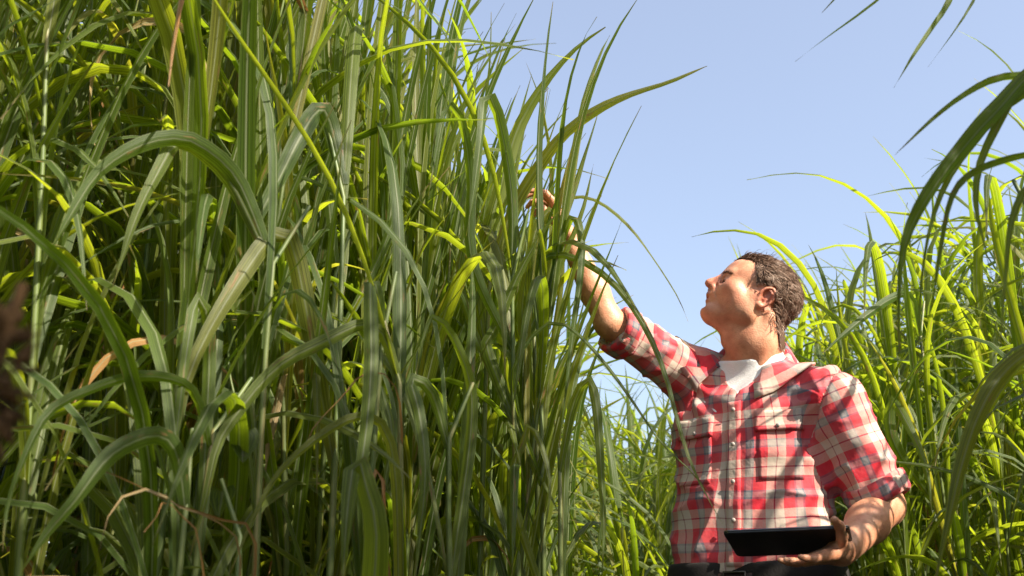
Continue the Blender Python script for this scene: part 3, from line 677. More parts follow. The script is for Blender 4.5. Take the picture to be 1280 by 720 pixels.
def patch(name, poly, parent, off=.004, n=10, m=8, mat=None):
    """a separate piece of cloth lying on the shirt front; poly: 4 corners (a, z)"""
    c = np.array(poly, float); V = []; hs = []
    for j in range(m+1):
        for i in range(n+1):
            u, v = i/n, j/m; q = (c[0]*(1-u)+c[1]*u)*(1-v)+(c[3]*(1-u)+c[2]*u)*v; hs.append(q)
    hs = np.array(hs); P = np.array([on_shirt(a, z, 0) for a, z in hs])
    top = P + NV*off; bot = P - NV*.003; V = np.vstack([top, bot]); k = len(P); w = n+1; Q = []
    for j in range(m):
        for i in range(n): Q.append((j*w+i, j*w+i+1, (j+1)*w+i+1, (j+1)*w+i))
    rim = [i for i in range(n)] + [j*w+n for j in range(m)] + [m*w+n-i for i in range(n)] + [(m-j)*w for j in range(m)]
    for i in range(len(rim)): a, b = rim[i], rim[(i+1) % len(rim)]; Q.append((a, a+k, b+k, b))
    Q = np.array(Q); uv = torso_uv(V)[Q].reshape(-1, 2)
    return link(name, mesh_np(name, V, Q, mat or M_PLAID, uv), parent)
def shirt_details():
    patch('placket', [(-.018, 1.022), (.016, 1.022), (.016, 1.392), (-.018, 1.392)], SHIRT, .0035, 4, 40)
    for sg in (1, -1):
        x0, x1 = (.052, .150) if sg > 0 else (-.150, -.052)
        fl = patch('pocket_flap', [(x0, 1.315), (x1, 1.315), (x1, 1.362), (x0, 1.362)], SHIRT, .009, 12, 6)
        patch('pocket', [(x0+.004, 1.205), (x1-.004, 1.205), (x1-.004, 1.318), (x0+.004, 1.318)], SHIRT, .0025, 10, 10)
        btn(tuple(((x0+x1)/2, 1.326)), fl, .013)
    for z in (1.372, 1.29, 1.205, 1.12): btn((-.001, z), SHIRT, .007)
def btn(az, parent, off):
    p = on_shirt(az[0], az[1], off-.002); v, q = tube([p, p+NV*.0015, p+NV*.003, p+NV*.003], [.0048, .0048, .0038, .0001], 12)
    link('button', mesh_np('button', v, q, M_BTN), parent)
shirt_details()

def cuff(S, E, te, ref, r, tilt):
    """sleeve turned back on itself above the elbow"""
    ax = nz(E-S); c = S+(E-S)*te; r1 = nz(ref-ax*np.dot(ref, ax)); r2 = np.cross(ax, r1); A = 40
    prof = [(-.034, .004), (-.036, .009), (-.030, .0125), (-.012, .0125), (.004, .011), (.010, .007), (.009, .001), (.002, -.006), (-.02, -.008)]
    V = []; UV = []
    for j in range(A):
        an = 2*math.pi*j/A; dr = math.cos(an)*r1+math.sin(an)*r2
        for i, (h, d) in enumerate(prof):
            wob = .0035*math.sin(an*3+i*.4)+.0025*math.sin(an*7+1.3*i)
            V.append(c + ax*(h+.006*math.sin(an*2+.7)+tilt*math.cos(an)) + dr*(r+d+wob)); UV.append((an*.066+.05, h+d+.055))
    m = len(prof); Q = []; uv = []
    for j in range(A):
        for i in range(m-1):
            k = (j+1) % A; Q.append((j*m+i, j*m+i+1, k*m+i+1, k*m+i))
            du = 2*math.pi*.066 if k == 0 else 0
            uv += [UV[j*m+i], UV[j*m+i+1], (UV[k*m+i+1][0]+du, UV[k*m+i+1][1]), (UV[k*m+i][0]+du, UV[k*m+i][1])]
    link('cuff', mesh_np('cuff', V, Q, M_PLAID, uv), SHIRT)
cuff(*ARM[0], .060, .004); cuff(*ARM[1], .048, .003)

def collar():
    base = tl(0, -.014, 1.502); up = nz(H(944, 415)-base); fw = nz(NV-up*np.dot(NV, up)); lf = np.cross(up, fw); lf *= np.sign(lf@LV)
    n = 46; V = []; m = 8; th = np.radians(np.linspace(28, 332, n)); UV = []
    for i, t in enumerate(th):
        e = abs(i/(n-1)*2-1)                                          # 0 at the nape, 1 at the points
        dr = math.cos(t)*fw + math.sin(t)*lf; rr = .074 + .004*math.cos(t)**2
        drop = -.040*max(0, math.cos(t))**1.5 + .020*max(0, -math.cos(t)) ; c = base + up*drop
        fall = .040 + .030*e**3; out = .018 + .018*e**2
        prof = [(rr-.005, -.012), (rr-.005, .014), (rr-.004, .030), (rr+.003, .036), (rr+.010, .032), (rr+.013+out*.3, .033-fall*.40), (rr+.013+out*.75, .033-fall*.8), (rr+.015+out, .033-fall)]
        sh = fw*0.018*e**4
        for k, (r, h) in enumerate(prof): V.append(c + dr*r + up*h + (sh*(k > 4)) + dr*.0025*math.sin(i*.9+k)); UV.append(((t-math.pi)*.09, h*1.0+k*.004))
    DR = [math.cos(t)*fw + math.sin(t)*lf for t in th]
    for i in range(n):                                               # the turned-down leaf lies on the shirt
        for k in range(3, m):
            p = V[i*m+k]; g = .006 + .004*math.sin(k*.8+i*.35)**2; d = nz(DR[i]*.55+up*.85)
            h = BVH_S.ray_cast(Vector(p+d*.14), Vector(-d))
            if h[0] is not None and h[3] < .14+g: V[i*m+k] = np.array(h[0]) + d*g
    Q = []; uv = []
    for i in range(n-1):
        for k in range(m-1):
            q = (i*m+k, i*m+k+1, (i+1)*m+k+1, (i+1)*m+k); Q.append(q); uv += [UV[j] for j in q]
    o = link('collar', mesh_np('collar', V, Q, M_PLAID, uv), SHIRT)
    md = o.modifiers.new('cloth', 'SOLIDIFY'); md.thickness = .004; md.offset = 0
collar()

def undershirt():
    lo = ORG+(-.22, -.22, 1.25); hi = ORG+(.22, .22, 1.56); f = Field(*[glines([(a, b, .0045)]) for a, b in zip(lo, hi)])
    f.op(lo, hi, torso_fn(.008), .02); nb2 = tl(0, -.03, 1.47)
    for S in (jLS, jRS): f.cap(nb2, S, .057, .052, .045)
    f.cap(tl(0, -.012, 1.44), H(941, 428), .075, .067, .03)
    s, X, Y, Z = f.sub(lo, hi); dx, dy = X-ORG[0], Y-ORG[1]; b = dx*NV[0]+dy*NV[1]-ofs(Z)
    f.D[:] = np.maximum(f.D, Z-(1.545-.42*(b+.02))); f.D[:] = np.maximum(f.D, 1.27-Z)
    V, Q = f.mesh(1, .5); link('undershirt', mesh_np('undershirt', V, Q, M_TEE), MAN)
undershirt()

def trousers():
    lo = ORG+(-.30, -.30, .06); hi = ORG+(.30, .30, 1.08)
    f = Field(glines([(lo[0], hi[0], .009)]), glines([(lo[1], hi[1], .009)]), glines([(lo[2], .9, .014), (.9, hi[2], .005)]))
    f.op(ORG+(-.3, -.3, .86), ORG+(.3, .3, 1.04), torso_fn(.004), .02)
    for sgn in (-1, 1):
        hp = tl(.09*sgn, 0, .90); kn = tl(.10*sgn, .02, .50); an = tl(.12*sgn, -.02, .09)
        f.cap(tl(.08*sgn, -.01, .97), hp, .118, .112, .05); f.cap(hp, kn, .105, .082, .04); f.cap(kn, an, .082, .075, .03)
    s, X, Y, Z = f.sub(lo, hi); f.D[:] = np.maximum(f.D, Z-1.034)
    V, Q = f.mesh(2, .5); tr = link('trousers', mesh_np('trousers', V, Q, M_TROUSER), MAN)
    A = 64; V = []; prof = [(.000, .974), (.005, .974), (.006, .990), (.005, 1.008), (.000, 1.008)]
    for j in range(A):
        an = 2*math.pi*j/A; ca, sa = math.cos(an), math.sin(an)
        for d, z in prof:
            A_ = np.interp(z, ZK, TA)-.002; B_ = (np.interp(z, ZK, TF) if sa > 0 else np.interp(z, ZK, TB))-.002
            k = (abs(ca/A_)**2.3+abs(sa/B_)**2.3)**(-1/2.3); V.append(tl(ca*(k+d), sa*(k+d), z))
    m = len(prof); Q = [(j*m+i, j*m+i+1, ((j+1) % A)*m+i+1, ((j+1) % A)*m+i) for j in range(A) for i in range(m-1)]
    belt = link('belt', mesh_np('belt', V, Q, M_BELT), MAN)
    pr = np.array([tl(x, .127, z) for x, z in ((-.024, .972), (.024, .972), (.024, 1.010), (-.024, 1.010), (-.024, .972))])
    v, q = tube(pr, .003, 8); link('buckle', mesh_np('buckle', v, q, M_METAL), belt)
    for sgn in (-1, 1):
        f = Field(*[glines([(a, b, .007)]) for a, b in zip(tl(.14*sgn, .06, 0)+(-.2, -.2, -.02), tl(.14*sgn, .06, 0)+(.2, .2, .2))])
        an = tl(.12*sgn, -.03, .10); he = tl(.12*sgn, -.05, .05); to = tl(.155*sgn, .17, .045)
        f.cap(an, he, .058, .052, .02); f.cap(he, to, .05, .046, .03); s, X, Y, Z = f.sub((-9, -9, -9), (9, 9, 9)); f.D[:] = np.maximum(f.D, .004-Z)
        V, Q = f.mesh(1, .5); link('boot', mesh_np('boot', V, Q, M_BOOT), MAN)
trousers()

# ------------------------------------------------------------------ hair, brows, eyes
def hair_mat():
    m, nt, N, L = new_mat('greying_hair')
    out = N('ShaderNodeOutputMaterial'); p = N('ShaderNodeBsdfPrincipled'); L(p.outputs[0], out.inputs[0])
    a = N('ShaderNodeAttribute'); a.attribute_name = 'rnd'
    L(ramp(nt, a.outputs['Fac'], [(0, (.05, .026, .016)), (.4, (.17, .098, .063)), (.7, (.34, .235, .175)), (1, (.50, .41, .34))]), p.inputs['Base Color'])
    p.inputs['Roughness'].default_value = .6; p.inputs['Specular IOR Level'].default_value = .3; return m
M_HAIR = hair_mat()
BVH_B = BVHTree.FromPolygons([Vector(v) for v in BV], [tuple(int(i) for i in q) for q in BQ])
def to_px(p):
    x, y, z = p[0], p[1], p[2]-CZ; w = y*CP+z*SP; return 640+F*x/w, 360-F*(z*CP-y*SP)/w
def hair():
    r = random.Random(4); C = H(957, 366); VV, QQ, RR = [], [], []; off = 0; n = 0
    bk = nz(H(1000, 398)-H(950, 364)); dn = nz(H(945, 420)-H(960, 340))
    tries = 0
    while n < 6500 and tries < 90000:
        tries += 1; d = nz(np.array([r.gauss(0, 1) for _ in range(3)]))
        h = BVH_B.ray_cast(Vector(C+d*.19), Vector(-d))
        if h[0] is None: continue
        p = np.array(h[0]); nrm = np.array(h[1]); q = p.copy(); lat = (YH-q[1])/MPP; q[1] = YH - abs(lat)*MPP; x, y = to_px(q)
        al = abs(lat); front = 920 + 24*min(1, (al/30))**2 if y < 352 else 942 + (al < 22)*9
        if x < front + r.uniform(0, 2.5): continue
        if y > 372 and x < 962 and al > 25: continue                  # ear and jaw
        if 355 < y <= 384 and 944 < x < 968 and al > 32: continue
        if y > 378 and x < 962 + (y-380)*.09 + r.uniform(-2, 3) + (7 if y > 418 else 0): continue
        if y > 438 or (x < 950 and y > 368): continue
        top = y < 345; fly = r.random() < .03; L = r.uniform(.018, .030)*(1.25 if fly else 1)*(1.1 if top else .9)*(.7 if y > 405 else 1)*(.6 if x < front+6 else 1)
        comb = nz(bk*.9 + dn*.55 + np.array([2.2*(vnoise((p*55+k*9.1)[None])[0]-.5) for k in range(3)]) + np.array([r.gauss(0, .13) for _ in range(3)])); comb = nz(comb - nrm*np.dot(comb, nrm))
        s = np.cross(nrm, comb); ph = r.uniform(0, 6.3); cur = r.uniform(.03, .16); P = []
        for i in range(6):
            t = i/5; P.append(p + nrm*(L*((.75 if fly else .46)*math.sin(t*2.0)) - .002) + comb*L*t*.85 + s*L*cur*math.sin(ph+t*4))
        v, f = tube(np.array(P), np.array([1, 1.1, 1, .85, .55, .08])*r.uniform(.0006, .0012)*(.6 if fly else 1), 3); VV.append(v); QQ += [tuple(k+off for k in g) for g in f]; off += len(v)
        RR.append(np.full(len(v), min(1, max(0, r.gauss(.42 + (.10 if al > 18 else 0) + .7*(vnoise((p*60)[None])[0]-.5), .10))))); n += 1
    # thin cap that closes the gaps between the locks
    ok = np.zeros(len(BV), bool); Q_ = BV.copy(); lat = (YH-Q_[:, 1])/MPP; Q_[:, 1] = YH - np.abs(lat)*MPP
    w = Q_[:, 1]*CP+(Q_[:, 2]-CZ)*SP; X = 640+F*Q_[:, 0]/w; Yp = 360-F*((Q_[:, 2]-CZ)*CP-Q_[:, 1]*SP)/w; al = np.abs(lat)
    front = np.where(Yp < 352, 921+24*np.minimum(1, al/30)**2, 944+(al < 22)*9)
    ok = (X > front) & (Yp < 437) & ~((Yp > 372) & (X < 962) & (al > 25)) & ~((Yp > 355) & (Yp < 384) & (X > 943) & (X < 969) & (al > 32)) & ~((Yp > 378) & (X < 967+(Yp-380)*.12)) & ~((X < 950) & (Yp > 368)) & (X < 1015) & (BV[:, 2] > 1.45)
    NB = vnormals(BV, BQ); fm = ok[BQ].all(1); used = np.unique(BQ[fm]); mp = np.full(len(BV), -1); mp[used] = np.arange(len(used))
    VV.append(BV[used]+NB[used]*.004); QQ += [tuple(int(k)+off for k in mp[g]) for g in BQ[fm]]; RR.append(np.full(len(used), .12))
    print('hair locks', n)
    link('hair', mesh_np('hair', np.vstack(VV), QQ, M_HAIR, attrs={'rnd': np.concatenate(RR)}), MAN)
    for sg in (1, -1):                                               # brows
        VV, QQ, RR = [], [], []; off = 0
        for i in range(60):
            t = r.random(); p = H(905.5+t*8, 344.8-2.6*math.sin(t*2.6), (8+t*17)*sg)
            h = BVH_B.find_nearest(Vector(p)); p = np.array(h[0]); nrm = np.array(h[1]); dd = nz(np.array((.6, -sg*.9, .1+r.gauss(0, .3)))); dd = nz(dd-nrm*np.dot(dd, nrm))
            v, f = tube(np.array([p-nrm*.001, p+nrm*.0018+dd*.004, p+nrm*.0016+dd*.009]), [.0007, .0006, .0001], 3); VV.append(v); QQ += [tuple(k+off for k in g) for g in f]; off += len(v); RR.append(np.full(len(v), r.uniform(.2, .6)))
        link('eyebrow', mesh_np('eyebrow', np.vstack(VV), QQ, M_HAIR, attrs={'rnd': np.concatenate(RR)}), MAN)
    for sg in (1, -1):                                               # lashes along the nearly closed lids
        lp = []
        for t in np.linspace(0, 1, 7):
            h = BVH_B.find_nearest(Vector(H(904.5+t*4.5, 352.6+.6*math.sin(t*3), (9+t*12)*sg))); lp.append(np.array(h[0])+np.array(h[1])*.0008)
        v, q = tube(np.array(lp), [.0005, .0011, .0013, .0013, .0012, .001, .0004], 5); link('eyelash', mesh_np('eyelash', v, q, M_HAIR, attrs={'rnd': np.zeros(len(v))}), MAN)
    ey = simple_mat('eye_white', (.7, .66, .62), .15, 0, 100, .5, .03); ir = simple_mat('dark_iris', (.03, .02, .015), .1)
    for sg in (1, -1):
        c = H(910.6, 352.4, 15.5*sg)
        for nm, rad, mt, o in (('eye', 6.0*MPP, ey, np.zeros(3)), ('iris', 3.2*MPP, ir, np.array((-3.3*MPP, 0, 1.2*MPP)))):
            v, q = tube([c+o+np.array((0, 0, -rad*math.cos(t))) for t in np.linspace(0, math.pi, 9)], [max(1e-4, rad*math.sin(t)) for t in np.linspace(0, math.pi, 9)], 12)
            e = link(nm, mesh_np(nm, v, q, mt), MAN if nm == 'eye' else e)
hair()

# ------------------------------------------------------------------ tablet
def tablet():
    M_BACK = simple_mat('tablet_black_shell', (.012, .012, .013), .42, .1, 500); M_EDGE = simple_mat('tablet_grey_rim', (.16, .16, .17), .35, 0, 300, .5, .05, .6)
    M_GLASS = simple_mat('tablet_dark_glass', (.006, .006, .008), .06, 0, 100, .6); M_LENS = simple_mat('tablet_lens', (.01, .01, .02), .05)
    root = link('tablet', None, loc=T_ctr); tag(root, 'thin black tablet held flat in the hand of the man', 'tablet')
    R3 = np.stack([T_u, hv, T_n], 0)
    def slab(name, w, h, z0, z1, rad, mat, parent, bev=.001, cx=0, cy=0):
        o = []
        for sx, sy, a0 in ((1, 1, 0), (-1, 1, 90), (-1, -1, 180), (1, -1, 270)):
            for k in range(5): a = math.radians(a0+k*22.5); o.append((cx+sx*(w/2-rad)+rad*math.cos(a), cy+sy*(h/2-rad)+rad*math.sin(a)))
        o = np.array(o); n = len(o); c = np.array((cx, cy)); lay = [(z0, 1-bev/(h/2)), (z0+bev, 1), (z1-bev, 1), (z1, 1-bev/(h/2))]
        V = [np.r_[(p-c)*s+c, z] for z, s in lay for p in o] + [np.array((cx, cy, z0)), np.array((cx, cy, z1))]; V = np.array(V) @ R3
        fs = [(i*n+j, i*n+(j+1) % n, (i+1)*n+(j+1) % n, (i+1)*n+j) for i in range(3) for j in range(n)]
        fs += [((j+1) % n, j, 4*n, 4*n) for j in range(n)] + [(3*n+j, 3*n+(j+1) % n, 4*n+1, 4*n+1) for j in range(n)]
        me = bpy.data.meshes.new(name); me.from_pydata([tuple(v) for v in V], [], [f if f[2] != f[3] else f[:3] for f in fs]); me.materials.append(mat); me.update()
        return link(name, me, parent)
    b = slab('back_shell', T_w, T_h, -.0048, .0008, .012, M_BACK, root, .0015)
    slab('camera_lens', .010, .010, -.0062, -.0047, .0049, M_LENS, b, .0006, T_w/2-.022, T_h/2-.022)
    slab('metal_rim', T_w+.0012, T_h+.0012, .0004, .0026, .0125, M_EDGE, root, .0004)
    slab('screen', T_w-.004, T_h-.004, .0020, .0034, .011, M_GLASS, root, .0005)
tablet()

# ------------------------------------------------------------------ cane plants whose long leaves the photograph singles out
rng.seed(21)
G, D_ = False, True
def near(*p): return [tuple(q) for q in p]
HERO = [
 ('cane plant whose broad leaf sweeps up to the right against the sky above the hand', [
   (near((612,345,2.15),(640,262,2.13),(672,208,2.1),(705,165,2.05),(745,136,2.0),(790,116,1.95),(840,100,1.9),(884,83,1.88)), .040, (20,50), G),
   (near((598,350,2.2),(625,235,2.2),(645,165,2.2),(668,122,2.18),(695,85,2.15),(725,55,2.12),(757,34,2.1)), .050, (10,30), G)]),
 ('cane plant with a thin yellow-green leaf arching over and down beside the raised hand', [
   (near((655,372,2.2),(672,300,2.2),(690,262,2.17),(712,246,2.15),(745,249,2.12),(782,277,2.1),(816,321,2.08),(845,366,2.06),(860,402,2.05)), .017, (40,70), G),
   (near((660,345,2.1),(680,322,2.08),(705,318,2.02),(732,328,2.0),(766,352,1.97),(800,396,1.94),(828,455,1.9),(846,520,1.87),(864,580,1.85),(890,632,1.84),(910,666,1.83)), .018, (10,30), G)]),
 ('cane plant whose grey-green leaf hangs straight down in front of the raised forearm', [
   (near((675,420,2.08),(692,340,2.06),(705,288,2.04),(718,268,2.0),(728,300,1.98),(725,360,1.97),(716,420,1.97),(708,490,1.98),(699,560,2.0)), .023, (15,50), G),
   (near((610,440,2.05),(620,410,2.05),(647,345,2.03),(677,292,2.0),(707,254,1.97)), .030, (-10,10), G),
   (near((640,480,2.0),(665,420,1.98),(700,402,1.95),(745,440,1.92),(790,500,1.9),(826,553,1.88),(865,590,1.86),(893,626,1.85)), .011, (20,30), G)]),
 ('cane plant whose yellow-green leaves cross in front of the raised hand', [
   (near((668,420,2.12),(678,360,2.12),(690,305,2.12),(700,285,2.12),(716,240,2.13),(735,180,2.14),(748,140,2.15)), .022, (10,40), G),
   (near((652,400,2.14),(662,330,2.14),(672,280,2.14),(690,262,2.13),(702,285,2.11),(700,330,2.1),(690,400,2.1)), .030, (0,20), G),
   (near((640,470,2.1),(668,400,2.08),(700,330,2.06),(728,262,2.05),(742,205,2.05)), .026, (10,30), G),
   (near((690,440,2.14),(698,380,2.14),(703,330,2.14),(699,292,2.13),(686,278,2.12),(668,290,2.11)), .02, (10,30), G)]),
 ('cane plant with two grey-backed leaves folded over at the top of the stand', [
   (near((640,335,2.05),(640,250,2.05),(630,180,2.03),(617,128,2.0),(606,122,1.98),(602,165,1.96),(593,235,1.96),(583,295,1.97)), .034, (10,40), G),
   (near((590,330,2.0),(588,230,2.0),(580,165,1.97),(568,132,1.95),(557,138,1.93),(549,172,1.92),(535,245,1.93)), .030, (10,45), G),
   (near((575,360,2.1),(590,260,2.1),(604,150,2.1),(612,75,2.1),(614,15,2.1)), .020, (0,40), G)]),
 ('tall cane plant with three upright yellow-green leaves reaching the top edge', [
   (near((420,330,1.9),(410,230,1.92),(417,100,1.95),(425,-30,1.97)), .030, (10,40), G),
   (near((430,320,1.95),(428,200,1.96),(440,110,1.98),(449,-20,2.0)), .024, (0,60), G),
   (near((470,330,1.95),(500,240,1.97),(495,150,1.98),(486,80,2.0),(474,-20,2.02)), .024, (20,30), G)]),
 ('cane plant with a long shadow-striped leaf slanting down to the left', [
   (near((430,230,1.7),(412,150,1.7),(398,138,1.66),(375,172,1.62),(350,222,1.6),(322,275,1.58),(300,335,1.57)), .042, (-5,20), G),
   (near((372,330,1.6),(358,298,1.58),(342,292,1.55),(300,350,1.5),(258,420,1.46),(231,485,1.44),(216,560,1.43),(204,625,1.43)), .040, (0,25), G)]),
 ('cane plant with two broad dull leaves drooping from one bend in the upper left', [
   (near((340,330,1.55),(300,230,1.5),(262,190,1.45),(225,173,1.42),(175,182,1.38),(125,215,1.35),(90,266,1.33),(55,328,1.32)), .034, (0,30), G),
   (near((338,330,1.55),(290,230,1.5),(250,190,1.46),(222,178,1.44),(198,215,1.42),(170,272,1.4),(140,362,1.39)), .030, (0,30), G),
   (near((372,280,1.7),(350,225,1.7),(318,190,1.68),(262,166,1.65),(210,156,1.62),(165,158,1.6),(118,182,1.58)), .024, (30,50), G)]),
 ('cane plant with one long ribbed leaf hanging down to the bottom edge', [
   (near((478,420,1.6),(474,372,1.58),(463,352,1.55),(464,460,1.5),(455,560,1.48),(440,640,1.46),(424,730,1.45)), .028, (-10,15), G),
   (near((470,700,1.4),(458,610,1.38),(445,572,1.36),(434,640,1.34),(428,750,1.33)), .046, (-10,10), G)]),
 ('cane plant with a short leaf bent sharply down near the lower left corner', [
   (near((232,640,1.4),(222,570,1.37),(203,546,1.34),(175,549,1.31),(135,572,1.28),(95,625,1.26),(55,672,1.25),(22,722,1.24)), .030, (0,25), G)]),
 ('cane plant with two narrow arching leaves in the lower left shade', [
   (near((500,480,1.6),(480,420,1.58),(455,404,1.55),(400,430,1.5),(350,456,1.47),(300,512,1.44),(272,556,1.42),(258,620,1.41),(236,700,1.41)), .026, (0,20), G),
   (near((495,600,1.55),(480,535,1.53),(452,519,1.5),(400,545,1.46),(350,590,1.43),(318,646,1.41),(284,724,1.4)), .020, (0,35), G)]),
 ('cane plant with a bluish leaf curving down through the shade at the centre', [
   (near((560,560,1.7),(540,490,1.68),(514,474,1.65),(524,515,1.62),(532,585,1.6),(526,660,1.6),(518,735,1.6)), .026, (0,25), G),
   (near((590,520,1.75),(575,440,1.73),(545,395,1.7),(530,420,1.68),(520,470,1.68)), .026, (0,30), G)]),
 ('cane plant with a blue-green leaf hanging straight down beside the gap to the man', [
   (near((700,590,2.05),(715,510,2.03),(733,474,2.0),(745,500,1.97),(751,575,1.96),(755,660,1.96),(752,735,1.96)), .024, (0,30), G),
   (near((640,620,2.0),(652,560,2.0),(664,530,1.98),(688,600,1.95),(676,690,1.95)), .02, (0,30), G)]),
 ('cane plant with dull leaves bowing out at the far left edge', [
   (near((262,560,1.5),(245,495,1.45),(215,474,1.4),(165,471,1.35),(115,487,1.32),(65,512,1.29),(35,562,1.27),(10,632,1.26),(3,690,1.26)), .019, (20,30), G),
   (near((262,440,1.5),(255,380,1.48),(244,380,1.45),(232,450,1.43),(222,530,1.42),(211,615,1.42)), .024, (0,20), G)]),
 ('cane plant with dried orange-brown leaves curling low on the left', [
   (near((300,700,1.5),(262,650,1.47),(225,636,1.45),(208,622,1.42),(175,612,1.4),(140,636,1.39),(120,705,1.38)), .012, (0,150), D_),
   (near((320,690,1.5),(270,650,1.48),(212,628,1.45),(150,597,1.43),(95,580,1.42),(52,574,1.4)), .009, (20,90), D_),
   (near((250,690,1.45),(225,645,1.43),(206,626,1.4),(196,645,1.38),(180,665,1.37)), .014, (0,120), D_)]),
 ('cane plant with a withered brown leaf dangling in the centre shade', [
   (near((500,520,1.75),(480,468,1.72),(452,470,1.7),(430,495,1.68),(395,530,1.66),(382,556,1.66)), .014, (0,140), D_),
   (near((480,640,1.7),(478,600,1.68),(468,590,1.66),(462,640,1.65),(468,690,1.65)), .012, (0,200), D_)]),
 ('tall cane plant with a thick dark leaf drooping in from the right edge', [
   (near((1330,60,1.30),(1285,95,1.28),(1250,135,1.26),(1220,167,1.25),(1180,217,1.24),(1146,270,1.24),(1130,312,1.24),(1126,365,1.25),(1124,440,1.26)), .032, (10,60), G),
   (near((1330,90,1.3),(1270,120,1.29),(1250,152,1.28),(1226,205,1.28),(1220,257,1.28),(1230,302,1.28),(1241,350,1.29)), .020, (0,40), G),
   (near((1340,100,1.35),(1282,95,1.33),(1242,100,1.32),(1205,119,1.3),(1165,150,1.28),(1118,194,1.27)), .017, (40,20), G),
   (near((1330,110,1.3),(1262,130,1.3),(1222,175,1.28),(1190,217,1.27),(1170,262,1.27),(1160,302,1.27),(1152,362,1.27),(1147,445,1.28)), .016, (10,60), G)]),
 ('cane plant with a narrow dark leaf bowing over low at the right edge', [
   (near((1350,260,1.3),(1300,198,1.28),(1242,206,1.26),(1206,225,1.24),(1189,252,1.23),(1179,302,1.23),(1170,352,1.23),(1158,425,1.24)), .016, (30,60), G),
   (near((1340,240,1.25),(1295,225,1.23),(1266,272,1.22),(1258,340,1.22),(1250,432,1.22)), .014, (10,30), G)]),
 ('tall cane plant whose leaf tips hang into the sky from the top edge', [
   (near((1330,-170,1.5),(1255,-130,1.48),(1205,-50,1.46),(1188,0,1.44),(1165,36,1.43),(1140,72,1.42),(1117,110,1.41)), .020, (20,40), G),
   (near((1335,-150,1.5),(1275,-110,1.5),(1235,-40,1.48),(1218,0,1.47),(1195,36,1.46),(1160,84,1.45)), .013, (20,40), G),
   (near((1330,-190,1.55),(1240,-130,1.5),(1150,-45,1.47),(1098,0,1.45),(1066,24,1.44),(1030,49,1.43),(994,77,1.42)), .013, (20,50), G),
   (near((1330,-200,1.55),(1210,-150,1.5),(1100,-60,1.47),(1050,-8,1.45),(1027,16,1.44)), .022, (10,30), G)]),
 ('cane plant with a bright yellow leaf slanting down behind the shoulder of the man', [
   (near((1150,420,2.75),(1138,372,2.73),(1117,372,2.7),(1085,393,2.65),(1056,417,2.62),(1028,442,2.6)), .030, (20,10), G),
   (near((1120,560,2.7),(1112,510,2.7),(1118,502,2.68),(1140,540,2.62),(1158,585,2.6),(1165,640,2.58)), .036, (0,10), G)]),
 ('cane plant with a long dark leaf crossing the lower right corner', [
   (near((1345,420,1.5),(1290,438,1.48),(1250,472,1.46),(1222,522,1.44),(1200,590,1.43),(1184,662,1.42),(1168,735,1.42)), .030, (0,30), G)]),
]
HPOS = []
def near_label(x, Y, noun):
    best = min(HPOS, key=lambda h: abs(h[0]/h[1]-x/Y)*3 + abs(h[1]-Y)*.35)
    wh = 'just behind' if Y > best[1]+.12 and Y < best[1]+.7 else ('far behind' if Y > best[1] else 'beside')
    return noun + ' ' + wh + ' ' + best[2], noun + 's ' + wh + ' ' + best[2]
SHORT = ['the broad leaf against the sky', 'the thin arching leaf', 'the leaf before the forearm', 'the leaves crossing the hand', 'the folded grey-backed leaves', 'the upright top-edge leaves', 'the shadow-striped leaf',
  'the drooping dull leaves', 'the long ribbed leaf', 'the sharply bent leaf', 'the narrow arching leaves', 'the bluish curved leaf', 'the blue-green hanging leaf', 'the dull bowed leaves', 'the curled dry leaves', 'the withered brown leaf']
for (lab, lv), sh in zip(HERO, SHORT): q = at(*lv[0][0][0]); HPOS.append((q[0], q[1], sh))
for lab, lv in HERO: hero_plant(lab, lv, extra=4 if lv[0][0][0][0] < 1000 else 0, ex_dir=150, Hx=.12 if lv[0][0][0][0] < 1300 else .3)

# ------------------------------------------------------------------ the stands: single plants near the path, joined fields beyond
rng.seed(5)
def xb_left(Y): return np.interp(Y, [1.0, 1.5, 2.3, 3.2, 5, 9], [-.70, -.44, -.06, .06, .15, .25])
def hL(x, Y):
    h = 1.40 + min(1.1, max(0, -x-.02)*1.3) + rng.uniform(-.15, .15)
    return h
nL = 0; spots = []
tries = 0
while nL < 100 and tries < 9000:
    tries += 1
    Y = rng.uniform(1.45, 3.3); x = xb_left(Y) - .03 - rng.random()**1.3*1.5
    if abs(x) > .58*Y + .25 or any((x-a)**2+(Y-b)**2 < .012 for a, b in spots): continue
    spots.append((x, Y)); nL += 1; e = xb_left(Y)-x
    edge = e < .22; high = x < -.8
    lab, grp = near_label(x, Y, 'cane plant'); px = 640 + F*x/(Y*CP + .1)
    zone = 'cut by the left edge' if px < 20 else 'at the left edge' if px < 110 else 'near the left edge' if px < 210 else 'left of the striped leaf' if px < 330 else 'below the upright leaves' if px < 450 else 'under the folded leaves' if px < 570 else 'left of the raised arm'
    lab += ', ' + zone; grp += ', ' + zone
    build_plant(x, Y, hL(x, Y)*.97, 32, rng, lab, grp, z0=.10, dry=.08, upright=.25, upyaw=0, sc_=(.65, 1.1), ydir=180 if e < .4 else None, yspread=115)
for i in range(22):                                                  # the sunlit fan beside and above the raised hand
    Y = rng.uniform(2.1, 2.7); x = -.62 + .62*(i+rng.random())/22
    fz = 'left of the raised hand' if x > -.12 else 'under the folded leaves' if x > -.28 else 'right of the upright leaves' if x > -.42 else 'behind the upright leaves'
    build_plant(x, Y, 1.36+rng.uniform(-.12, .15)+max(0, -x)*1.25, 24, rng, 'sunlit cane plant in the fan of blades ' + fz, 'cane plants in the sunlit fan ' + fz, z0=.35, dry=.04, sc_=(.6, .9) if x > -.12 else (.75, 1.05), ydir=180, yspread=110, upright=.6, upyaw=0)
